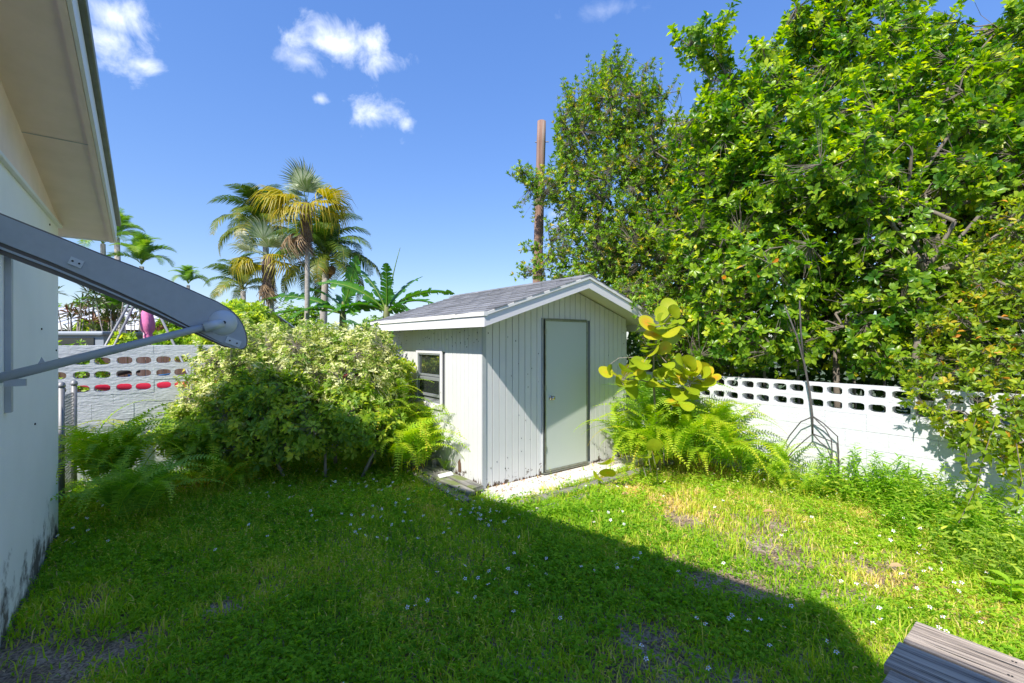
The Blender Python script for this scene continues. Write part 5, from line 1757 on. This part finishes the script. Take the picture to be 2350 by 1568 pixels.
# ------------------------------------------------------------------ neighbour's yard at the left
def neighbour():
    # white metal roofed house
    c = P(300, 784, 17); c[2] = 0
    t = thing('metal_roof_house', 'low neighbouring house with white standing seam metal roof seen beneath the awning arm', 'house', c)
    x0, x1 = -5.2, 3.9
    ze = P(0, 748, 17)[2]; zr = P(0, 707, 19)[2]
    mb = MB(); mb.box(x0 + .4, x1 - .4, 0, 5, 0, ze - .02); link('wall', mb.mesh(), M['brownwall'], t)
    k = 0; x = x0
    while x < x1:
        mb = MB(); mb.prism([(-.5, ze - .05), (2.2, zr), (2.2, zr + .04), (-.5, ze)], 'x', x, x + .50); link('roof_panel', mb.mesh(), M['metalroof'], t)
        mb = MB(); mb.prism([(-.5, ze - .05), (2.2, zr + .0), (2.2, zr + .085), (-.5, ze + .045)], 'x', x + .502, x + .528); link('roof_seam', mb.mesh(), M['metalroof'], t)
        x += .53
    mb = MB(); mb.prism([(2.21, zr + .05), (4.9, ze), (4.9, ze - .05), (2.21, zr)], 'x', x0, x1); link('roof_back', mb.mesh(), M['metalroof'], t)
    mb = MB(); mb.box(x0, x1, -.56, -.505, ze - .16, ze - .0); link('gutter', mb.mesh(), M['fascia_w'], t)
    # grey hut with window band
    c = P(178, 784, 9.2); c[2] = 0
    t = thing('grey_hut', 'grey flat topped cabin with dark window band behind the block wall', 'hut', c, 0)
    zt = P(0, 757, 9.2)[2]; W_ = .52
    mb = MB(); mb.box(-1.6, W_, 0, 1.6, 0, zt - .12); link('wall', mb.mesh(), M['greyhut'], t)
    mb = MB(); mb.box(-1.7, W_ + .05, -.08, 1.7, zt - .119, zt - .03); bevel(link('roof', mb.mesh(), M['greyhut'], t), .03)
    mb = MB(); mb.box(-1.6, W_ - .18, -.02, -.001, zt - .42, zt - .16); link('window', mb.mesh(), M['glassdark'], t)
    # timber fence behind the wall
    a = loc(LW, -4.5, 2.9)
    t = thing('board_fence', 'brown wooden board fence glimpsed through the openings of the block wall', 'fence', a, TH)
    for i in range(70):
        mb = MB(); mb.box(i * .125, i * .125 + .118, 0, .02, 0, 1.70 + .006 * ((i * 7) % 5)); link('board', mb.mesh(), M['fence'], t)
    for z in (.4, 1.3):
        mb = MB(); mb.box(0, 8.75, .021, .06, z, z + .08); link('rail', mb.mesh(), M['fence'], t)
    # kayak on two trestles
    a = loc(LW, 1.2, .75, 0)
    t = thing('kayak', 'red plastic kayak on a rack behind the block wall openings', 'kayak', (a[0], a[1], 1.12), TH)
    mb = MB(); n = 16; pts = []; rr_ = []
    for i in range(n + 1):
        f = i / n * 2 - 1; pts.append((f * 2.0, 0, .10 * f * f)); rr_.append(max(.02, .17 * (1 - f * f) ** .55))
    mb.tube(pts, rr_, 12); link('hull', mb.mesh('hull', True), M['red'], t)
    mb = MB(); mb.tube([(-.35, 0, .155), (-.1, 0, .165), (.25, 0, .16)], [.05, .10, .06], 10); link('cockpit', mb.mesh('ck', True), M['black'], t)
    for i, xo in enumerate((-1.0, 1.0)):
        q = loc(a, xo, 0)
        s = thing('trestle', ['left', 'right'][i] + ' grey steel trestle carrying the red kayak behind the wall', 'stand', q, TH)
        for dx in (-.12, .12):
            mb = MB(); mb.tube([(dx, -.22, 0), (dx, 0, .955)], .012, 6); link('leg', mb.mesh(), M['galv'], s)
            mb = MB(); mb.tube([(dx, .22, 0), (dx, .02, .94)], .012, 6); link('leg', mb.mesh(), M['galv'], s)
        mb = MB(); mb.tube([(-.13, .0, .955), (.13, 0, .955)], .014, 6); link('bar', mb.mesh(), M['galv'], s)
    # bicycles
    def bike(label, o, rz, mat, z):
        t = thing('bicycle', label, 'bicycle', (o[0], o[1], z), rz)
        for wx in (-.52, .52):
            mb = MB(); R = .33; pts = [(wx + R * math.cos(a_), 0, .34 + R * math.sin(a_)) for a_ in np.linspace(0, 2 * math.pi, 25)]
            mb.tube(pts, .02, 6, False); w = link('wheel', mb.mesh('wheel', True), M['black'], t)
            mb = MB()
            for k in range(12):
                a_ = k * math.pi / 6; mb.tube([(wx, 0, .34), (wx + R * math.cos(a_), 0, .34 + R * math.sin(a_))], .002, 3, False)
            link('spokes', mb.mesh(fix=False), M['galv'], w)
        mb = MB()
        for p, q in (((-.52, 0, .34), (-.12, 0, .32)), ((-.52, 0, .34), (-.2, 0, .78)), ((-.12, 0, .32), (-.22, 0, .86)), ((-.12, 0, .32), (.34, 0, .78)), ((-.2, 0, .78), (.36, 0, .84)), ((.36, 0, .84), (.52, 0, .34))):
            mb.tube([p, q], .016, 8)
        link('frame', mb.mesh('frame', True), mat, t)
        mb = MB(); mb.tube([(.35, -.28, 1.0), (.36, -.05, .96), (.33, 0, .84), (.36, .05, .96), (.35, .28, 1.0)], .012, 6); link('handlebar', mb.mesh('h', True), M['galv'], t)
        mb = MB(); mb.tube([(-.36, 0, .9), (-.2, 0, .92), (-.08, 0, .9)], [.06, .045, .02], 8); link('saddle', mb.mesh('s', True), M['black'], t)
    q = loc(LW, 1.2, 1.6)
    bike('bicycle with orange frame behind the block wall', q, TH, M['orange'], .42)
    q = loc(LW, -.1, 1.75)
    bike('bicycle with blue frame left of the orange one behind the block wall', q, TH + .15, M['blue'], .42)
    dk = loc(LW, .6, 1.7)
    mb = MB(); mb.box(-1.9, 1.9, -.5, .5, 0, .418); tag(link('deck_platform', mb.mesh(), M['fence'], None, dk, (0, 0, TH)), 'low wooden platform under the bicycles behind the block wall', 'platform')
    # closed pink parasol
    c = P(331, 784, 9.0); c[2] = 0
    t = thing('parasol', 'closed pink garden parasol tied at the bottom, under the awning arm', 'parasol', c)
    mb = MB(); mb.tube([(0, 0, 0), (0, 0, 2.55)], .022, 10); link('pole', mb.mesh('p', True), M['galv'], t)
    mb = MB(); n = 20
    prof = [(2.5, .03), (2.35, .075), (2.15, .10), (2.02, .085), (1.95, .05), (1.90, .065), (1.83, .05)]
    V, Fs = [], []
    for j, (z, r_) in enumerate(prof):
        for k in range(n): rr_ = r_ * (1 + .28 * (k % 2)); a_ = 2 * math.pi * k / n; V.append((.07 + rr_ * math.cos(a_) + (2.5 - z) * .06, -.03 + rr_ * math.sin(a_), z))
    for j in range(len(prof) - 1):
        for k in range(n): Fs.append((j * n + k, j * n + (k + 1) % n, (j + 1) * n + (k + 1) % n, (j + 1) * n + k))
    mb.add(V, Fs); link('canopy', mb.mesh('can', True), M['pink'], t)
    # leaning support poles of the staked palm
    for i, (a, b, lb) in enumerate((((243, 792), (300, 690), 'leftmost of the leaning silver support poles behind the block wall'), ((263, 792), (305, 705), 'middle leaning silver support pole, beside the leftmost'), ((400, 792), (372, 735), 'right hand silver support pole leaning the other way near the parasol'))):
        p0, p1 = P(*a, 8.4), P(*b, 8.8); d = (p1 - p0) / (p1[2] - p0[2]); g = p0 - d * p0[2]
        top = p0 + d * (p1[2] - p0[2] + .3)
        o = link('support_pole', MB().tube([(0, 0, 0), top - g], .022, 8).mesh('pole', True), M['galv'], None, g)
        tag(o, lb, 'pole', 'leaning silver poles')
    c = P(252, 784, 11); c[2] = 0
    q = P(236, 560, 11) - c
    # slim pale trunk of the palm behind the eave: belongs to its own palm
    t = thing('feather_palm', 'slim pale palm trunk rising behind the ti plants to the eave', 'palm tree', c, 0, 'feathery palms beyond the block wall')
    link('trunk', MB().tube([(0, 0, 0), q * .5, q], [.07, .06, .05], 10).mesh('t', True), M['palmtrunk'], t)
    GPm = frond_mesh(1.3, 30, .35, .04, (.9, -1.0), 'coco', .4, 77, (.3, .7), .15, .012, .3, .5); GPm.materials.append(LM['palmg'])
    for i in range(11): place('frond', GPm, LM['palmg'], t, q, i * 2.4, .9 - i * .11, 0, .8)
    low = frond_mesh(.9, 26, .28, .035, (.9, -.9), 'coco', .4, 78, (.1, .5), .15, .01, .3, .5); low.materials.append(LM['palmg'])
    c = P(262, 784, 10.2); c[2] = 0
    t = thing('feather_palm', 'young low palm with narrow green fronds behind the leaning poles', 'palm tree', c, 0, 'feathery palms beyond the block wall')
    link('trunk', MB().tube([(0, 0, 0), (0, 0, 2.4)], [.05, .035], 8).mesh('t', True), M['palmtrunk'], t)
    for i in range(12): place('frond', low, LM['palmg'], t, (0, 0, 2.4), i * 2.4, 1.0 - i * .1, 0, .9)
    # ti plants
    for j, (u, Y, hs, lb) in enumerate(((165, 9.8, 9, 'reddish ti plant nearest the house wall behind the grey cabin'), (215, 9.9, 9, 'tall branching ti plant with dark red rosettes left of the leaning poles'), (262, 9.7, 8, 'ti plant with green and red rosettes beside the leaning poles'), (300, 9.5, 4, 'low ti plant in front of the white metal roof'))):
        c = P(u, 784, Y); c[2] = 0
        t = thing('ti_plant', lb, 'shrub', c, 0, 'ti plants with reddish rosettes')
        r = np.random.default_rng(90 + j); pp, dd = [], []; tw = []
        for k in range(int(hs * 1.2)):
            zz = r.uniform(2.0, 2.9 if j < 3 else 2.25) ; xx = r.uniform(-.34, .34); yy = r.uniform(-.3, .3)
            p = np.array([xx, yy, zz]); pp.append(p); dd.append(norm(np.array([xx, yy, 1.2])))
            m_ = np.array([xx * .4, yy * .4, zz * .6]); tw += [((0, 0, .0), tuple(m_)), (tuple(m_), tuple(p))]
        pos, R, s, ts = rosettes(np.array(pp), np.array(dd), 18, .22, T_LANCE, (20, 100), .6, .3, (.1, .9))
        V, Fs, T = scatter((T_LANCE[0] * np.array([.7, 1, 1]), T_LANCE[1]), pos, R, s, ts)
        link('rosettes', mk('rosettes', V, Fs, T), LM['ti'], t, kind='stuff')
        tw = np.array(tw); V, Fs, T = twigs(tw[:, 0], tw[:, 1], .016, .010); link('stems', mk('stems', V, Fs, T), M['barkl'], t)
    # small bushes
    for j, (u, v, Y, r_, lb) in enumerate(((285, 790, 8.6, .22, 'rounded green bush right of the leaning poles behind the block wall'), (410, 775, 8.8, .32, 'dark green bush behind the block wall beneath the awning arm'), (195, 748, 10.2, .12, 'yellow green leafy bush above the grey cabin'), (228, 745, 10.2, .14, 'bright leafy bush between the grey cabin and leaning poles'), (385, 748, 10.5, .26, 'dark bush right of the pink parasol'), (470, 790, 8.6, .3, 'bush under the rounded end of the awning arm'), (150, 850, 7.6, .55, 'dark hedge bush visible through the leftmost wall openings'))):
        c = P(u, v, Y); b = np.array([c[0], c[1], 0])
        t = thing('round_bush', lb, 'bush', b, 0, 'small bushes beyond the block wall')
        bl = [(c, (r_, r_ * .8, r_ * .8)), (c - np.array([0, 0, r_ * .7]), (r_ * 1.1, r_, r_)), (c + np.array([r_ * .6, 0, -.1]), (r_ * .6,) * 3), (c - np.array([r_ * .6, 0, .1]), (r_ * .7,) * 3)]
        crown_tree(t, b, bl, 420, 6, .09, T_LOWW, LM['green'] if j in (0, 2, 3, 5) else LM['button'], M['bark'], [[b, b + UP * c[2] * .5, b + UP * c[2] * .8]], (3, 12), tint=(.1, .9), rr=(.02, .006))
    # far tree line softening the horizon
    base = P(150, 784, 40); base[2] = 0
    for j, (u, Y, h, w_, lb) in enumerate(((160, 34, 5.0, 3.2, 'distant dark tree at the far left skyline'), (690, 38, 5.2, 2.6, 'distant tree between the two fan palms on the skyline'), (420, 36, 3.6, 3.0, 'distant low tree behind the palm group'), (900, 40, 4.2, 3.0, 'distant tree behind the banana plants'), (560, 42, 4.0, 3.5, 'distant tree under the small coconut palm'))):
        c = P(u, 784, Y); c[2] = 0
        t = thing('distant_tree', lb, 'tree', c, 0, 'distant trees on the skyline')
        rj = random.Random(j)
        bl = [(c + np.array([rj.uniform(-w_, w_) * .5, 0, h * .6 + rj.uniform(-.5, .4)]), (w_ * .4, w_ * .4, h * .3)) for _ in range(6)]
        crown_tree(t, c, bl, 900, 6, .28, T_LOWW, LM['button'], M['bark'], [[c, c + UP * h * .3, c + UP * h * .5]], (4, 20), tint=(0, .7), rr=(.12, .03))


neighbour()


# ------------------------------------------------------------------ lawn
def lawn():
    r = np.random.default_rng(1)
    def allowed(x, y):
        p = np.stack([x, y, 0 * x], 1)
        h = p - HOUSE; hx, hy = h @ F, h @ D
        s = p - SHED; sx, sy = s @ F, s @ D
        q = (p - RW) @ F; l = (p - LW) @ D
        ok = ~((hx < .015) & (hy < .01)) & (q < -.02) & (l < -.02) & (y > .75)
        ok &= ~((sx > -.0) & (sx < SW) & (sy > 0) & (sy < SD))
        ok &= ~((sx > -.05) & (sx < 2.95) & (sy > -.50) & (sy <= 0) & (r.random(len(x)) < .97))
        ok &= ~((sx > -.02) & (sx < 2.9) & (sy < -.585) & (sy > -.73) & (r.random(len(x)) < .75))
        ok &= ~((sx > -.36) & (sx <= 0) & (sy > -.15) & (sy < 1.7))
        ok &= (np.abs(x) < y * 1.2 + .3)
        return ok
    bare = [(-2.75, 2.55, .34, 1.0), (-2.45, 2.45, .28, .95), (-2.2, 2.8, .18, .5), (-2.9, 3.15, .25, .6), (-1.95, 3.1, .13, .95), (.85, 2.75, .28, .8), (.55, 2.45, .2, .6), (1.45, 3.38, .22, .95), (1.15, 2.2, .3, .85), (1.75, 3.3, .2, .8),
            (1.7, 4.5, .3, .6), (2.2, 3.9, .35, .6), (1.3, 3.9, .25, .5), (2.9, 3.6, .3, .55), (-.55, 2.35, .2, .5), (2.6, 4.5, .3, .45), (2.3, 3.2, .25, .5)]
    def density(x, y):
        d = .92 + .35 * vnoise(x, y, 3.2, 8) + .25 * vnoise(x, y, 11, 9)
        for bx_, by_, br, ba in bare:
            d = d - ba * 1.15 * np.exp(-(((x - bx_) ** 2 + (y - by_) ** 2) / br ** 2))
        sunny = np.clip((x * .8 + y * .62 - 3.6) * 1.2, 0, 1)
        return np.clip(d - .18 * sunny, 0.07, 1), sunny
    def pts(n, yp=1.0):
        x = r.uniform(-5.5, 6.5, n); y = .75 + (8.2 - .75) * r.random(n) ** yp
        k = allowed(x, y); x, y = x[k], y[k]
        return x, y
    # grass blades
    x, y = pts(560000, 1.35)
    d, sunny = density(x, y)
    k = r.random(len(x)) < d * .95; x, y, sunny = x[k], y[k], sunny[k]
    n = len(x)
    clump = .5 + .5 * vnoise(x, y, 7, 12)
    h = (.02 + .06 * r.random(n) ** 1.7) * (.5 + 1.3 * clump) * (1 + .18 * (y > 4.5))
    w = r.uniform(.0022, .0042, n) * (1 + .12 * y)
    az = r.uniform(0, 6.28, n); ln = r.uniform(.3, 1.3, n)
    dirx, diry = np.cos(az), np.sin(az); sx, sy = -diry, dirx
    z0 = .018 * vnoise(x, y, 1.6, 3) + .012 * vnoise(x, y, 5, 4) - .003
    V = np.zeros((n, 5, 3))
    V[:, 0] = np.stack([x - sx * w, y - sy * w, z0], 1); V[:, 1] = np.stack([x + sx * w, y + sy * w, z0], 1)
    mx, my, mz = x + dirx * h * ln * .35, y + diry * h * ln * .35, z0 + h * .65
    V[:, 2] = np.stack([mx + sx * w * .8, my + sy * w * .8, mz], 1); V[:, 3] = np.stack([mx - sx * w * .8, my - sy * w * .8, mz], 1)
    V[:, 4] = np.stack([x + dirx * h * ln, y + diry * h * ln, z0 + h * (1.05 - .35 * ln)], 1)
    o = np.arange(n)[:, None] * 5
    q = np.concatenate([o, o + 1, o + 2, o + 3], 1); t3 = np.concatenate([o + 3, o + 2, o + 4], 1)
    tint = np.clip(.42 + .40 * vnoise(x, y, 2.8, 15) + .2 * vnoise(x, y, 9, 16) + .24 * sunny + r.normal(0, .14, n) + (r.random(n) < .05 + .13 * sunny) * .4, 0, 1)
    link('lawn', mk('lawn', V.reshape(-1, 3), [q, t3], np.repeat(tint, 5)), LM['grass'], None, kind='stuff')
    # broad-leaved weeds
    x, y = pts(95000, 1.25)
    d, sunny = density(x, y)
    patch = 1.5 * vnoise(x, y, 2.3, 21) + .8 * vnoise(x, y, 7.5, 22)
    keep = r.random(len(x)) < d * np.clip(.45 + 1.1 * patch - .3 * sunny * (x < 2.8) + .35 * (y > 4.6) * (x < .2) + .5 * ((x > 1.9) & (y < 3.2)), .05, 1)
    x, y, sunny = x[keep], y[keep], sunny[keep]
    n = len(x)
    z0 = .018 * vnoise(x, y, 1.6, 3) + .012 * vnoise(x, y, 5, 4)
    hh = (.015 + .08 * r.random(n) ** 1.7) * (1 + 1.0 * (np.clip(vnoise(x, y, 2.4, 31), 0, 1)) + .5 * (y > 4.6))
    P0 = np.stack([x, y, z0], 1)
    items, tw0, tw1 = [], [], []
    for k in range(5):
        a = k * 1.2566 + r.uniform(0, 6.28, n)
        lev = hh * (.55 + .11 * k)
        d3 = np.stack([np.cos(a), np.sin(a), r.uniform(-.15, .6, n)], 1)
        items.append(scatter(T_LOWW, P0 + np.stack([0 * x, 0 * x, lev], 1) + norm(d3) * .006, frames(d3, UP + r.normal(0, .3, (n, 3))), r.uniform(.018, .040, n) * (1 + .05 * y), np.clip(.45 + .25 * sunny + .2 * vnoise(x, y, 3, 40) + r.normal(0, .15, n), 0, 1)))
    V, Fs, T = merge(items)
    link('ground_cover', mk('ground_cover', V, Fs, T), LM['weed'], None, kind='stuff')
    # taller wispy stalks
    x, y = pts(40000, 1.2)
    wt = np.clip(vnoise(x, y, 1.3, 51) * 1.2 + .25 + .6 * (y > 4.6) * (x < .3) + .5 * ((x * .8 + y * .6) > 5.0) * (x > 1.5), 0, 1)
    keep = r.random(len(x)) < wt * .5; x, y = x[keep], y[keep]; n = len(x)
    hh = r.uniform(.07, .20, n) * (1 + .5 * ((x * .8 + y * .6) > 5.2))
    lean = r.normal(0, .25, (n, 2))
    p0 = np.stack([x, y, 0 * x], 1); p1 = p0 + np.stack([lean[:, 0] * hh, lean[:, 1] * hh, hh], 1)
    items = [twigs(p0, p1, .0016, .0008)]
    for k in range(7):
        f = .3 + .1 * k; a = k * 2.4 + r.uniform(0, 6.28, n)
        d3 = np.stack([np.cos(a), np.sin(a), r.uniform(.2, 1.0, n)], 1)
        items.append(scatter(T_LOW, p0 * (1 - f) + p1 * f, frames(d3, UP + r.normal(0, .3, (n, 3))), r.uniform(.015, .032, n), np.clip(r.normal(.7, .15, n), 0, 1)))
    V, Fs, T = merge(items)
    link('tall_weeds', mk('tall_weeds', V, Fs, T), LM['grass'], None, kind='stuff')
    # long grass tufts
    tv, tf, tt = [], [], []
    m_ = MB()
    cs = [gp(90, 1210)] + [loc(SHED, xx, yy) for xx, yy in zip(r.uniform(.2, 2.8, 26), r.uniform(-.62, -.50, 26))] + [np.array([xx, yy, 0]) for xx, yy in zip(r.uniform(-3, 3.5, 60), r.uniform(1.6, 5, 60))]
    px, py, ph = [], [], []
    for c in cs:
        k = r.integers(8, 22)
        px.append(c[0] + r.normal(0, .03, k)); py.append(c[1] + r.normal(0, .03, k)); ph.append(r.uniform(.07, .17, k))
    x, y, h = np.concatenate(px), np.concatenate(py), np.concatenate(ph)
    k = ((np.stack([x, y, 0 * x], 1) - HOUSE) @ F > .02); x, y, h = x[k], y[k], h[k]; n = len(x)
    az = r.uniform(0, 6.28, n); ln = r.uniform(.2, .9, n); w = .003; dirx, diry = np.cos(az), np.sin(az); sx, sy = -diry, dirx
    V = np.zeros((n, 5, 3))
    V[:, 0] = np.stack([x - sx * w, y - sy * w, 0 * x], 1); V[:, 1] = np.stack([x + sx * w, y + sy * w, 0 * x], 1)
    mx, my, mz = x + dirx * h * ln * .35, y + diry * h * ln * .35, h * .65
    V[:, 2] = np.stack([mx + sx * w * .8, my + sy * w * .8, mz], 1); V[:, 3] = np.stack([mx - sx * w * .8, my - sy * w * .8, mz], 1)
    V[:, 4] = np.stack([x + dirx * h * ln, y + diry * h * ln, h * (1.05 - .3 * ln)], 1)
    o = np.arange(n)[:, None] * 5
    link('grass_tufts', mk('tufts', V.reshape(-1, 3), [np.concatenate([o, o + 1, o + 2, o + 3], 1), np.concatenate([o + 3, o + 2, o + 4], 1)], np.repeat(np.clip(r.normal(.65, .15, n), 0, 1), 5)), LM['grass'], None, kind='stuff')
    # white flowers
    x, y = pts(40000, 1.15)
    fd = np.clip(.035 + .10 * np.exp(-(((x + .1) ** 2 + (y - 4.55) ** 2) / 1.1)) + .09 * np.exp(-(((x + 1.6) ** 2 / 2 + (y - 5.2) ** 2) / .6)) + .07 * np.exp(-(((x - 2.4) ** 2 + (y - 2.9) ** 2) / .8)), 0, 1)
    fd = fd * (1 - .7 * (x < -1.2) * (y < 3.8)) * np.clip(.35 + 2.2 * vnoise(x, y, 4.5, 77), .04, 2.2)
    keep = r.random(len(x)) < fd * 1.0; x, y = x[keep], y[keep]; n = len(x)
    hh = r.uniform(.07, .17, n); p0 = np.stack([x, y, 0 * x], 1); p1 = p0 + np.stack([r.normal(0, .02, n), r.normal(0, .02, n), hh], 1)
    ax = norm(UP + r.normal(0, .35, (n, 3)) + np.array([-.1, -.25, 0]))
    ref = norm(np.cross(ax, np.array([1.0, .2, 0]))); ref2 = np.cross(ax, ref)
    items = []
    for k in range(5):
        a = k * 2 * math.pi / 5 + .2
        dd = ref * math.cos(a) + ref2 * math.sin(a) - ax * .15
        items.append(scatter(leaf_template(.7, .1, .1, False), p1 + dd * .003, frames(dd, ax), r.uniform(.008, .0135, n) * (1 + .05 * y), np.full(n, .5)))
    V, Fs, T = merge(items); link('wildflowers', mk('petals', V, Fs, T), M['petal'], None, kind='stuff')
    V, Fs, T = twigs(p1 - ax * .001, p1 + ax * .004, .0042, .003, 6)
    link('flower_centres', mk('centres', V, [np.concatenate(Fs)], T), M['pollen'], None, kind='stuff')
    V, Fs, T = twigs(p0, p1, .0012, .0009); link('flower_stems', mk('fstems', V, Fs, T), LM['weed'], None, kind='stuff')
    # litter
    x, y = pts(2600, 1.2); n = len(x)
    s2 = loc(SHED, 0, 0)
    ex = r.uniform(.0, 2.9, 190); ey = -.01 - .28 * r.random(190) ** 2; pe = SHED[None] + F * ex[:, None] + D * ey[:, None]
    P_ = np.concatenate([np.stack([x, y, np.full(n, .03)], 1), pe + UP * .038]); n = len(P_)
    a = r.uniform(0, 6.28, n); d3 = np.stack([np.cos(a), np.sin(a), r.uniform(-.1, .2, n)], 1)
    sz = np.where(np.arange(n) < len(x), r.uniform(.01, .035, n), r.uniform(.012, .04, n))
    V, Fs, T = scatter(T_LOWW, P_, frames(d3, UP + r.normal(0, .3, (n, 3))), sz, r.random(n))
    link('leaf_litter', mk('litter', V, Fs, T), LM['litter'], None, kind='stuff')


lawn()


def small_things():
    for i, (u, v, lb) in enumerate(((1425, 1135, 'orange fallen leaf lying on the grass below the fern bank'), (2038, 1300, 'orange fallen leaf on the dry lawn at right'), (1750, 1175, 'curled orange leaf on the lawn at the fern edge'))):
        p = gp(u, v, .06)
        V, Fs, T = scatter(T_OVAL, np.zeros((1, 3)), frames(np.array([[.7, -.4, .3]]), np.array([[0, -.4, 1.0]])), np.array([.10]), np.array([.6]))
        tag(link('fallen_leaf', mk('leaf', V, Fs, T), LM['litter'], None, p), lb, 'leaf', 'fallen orange leaves')
    # broad-leaved seedling at right edge
    p = gp(2320, 1395, 0)
    t = thing('seedling', 'broad leaved light green seedling near the right edge above the bench', 'plant', p)
    for k in range(7):
        a = k * 2.4
        V, Fs, T = scatter(T_OVAL, np.array([[0, 0, .10 + .012 * k]]), frames(np.array([[math.cos(a), math.sin(a), .35]]), np.array([[0, 0, 1.0]])), np.array([.13]), np.array([.7]))
        link('leaf', mk('leaf', V, Fs, T), LM['weed'], t)
    link('stem', MB().tube([(0, 0, 0), (0, 0, .19)], .004, 6).mesh(), LM['weed'], t)


small_things()
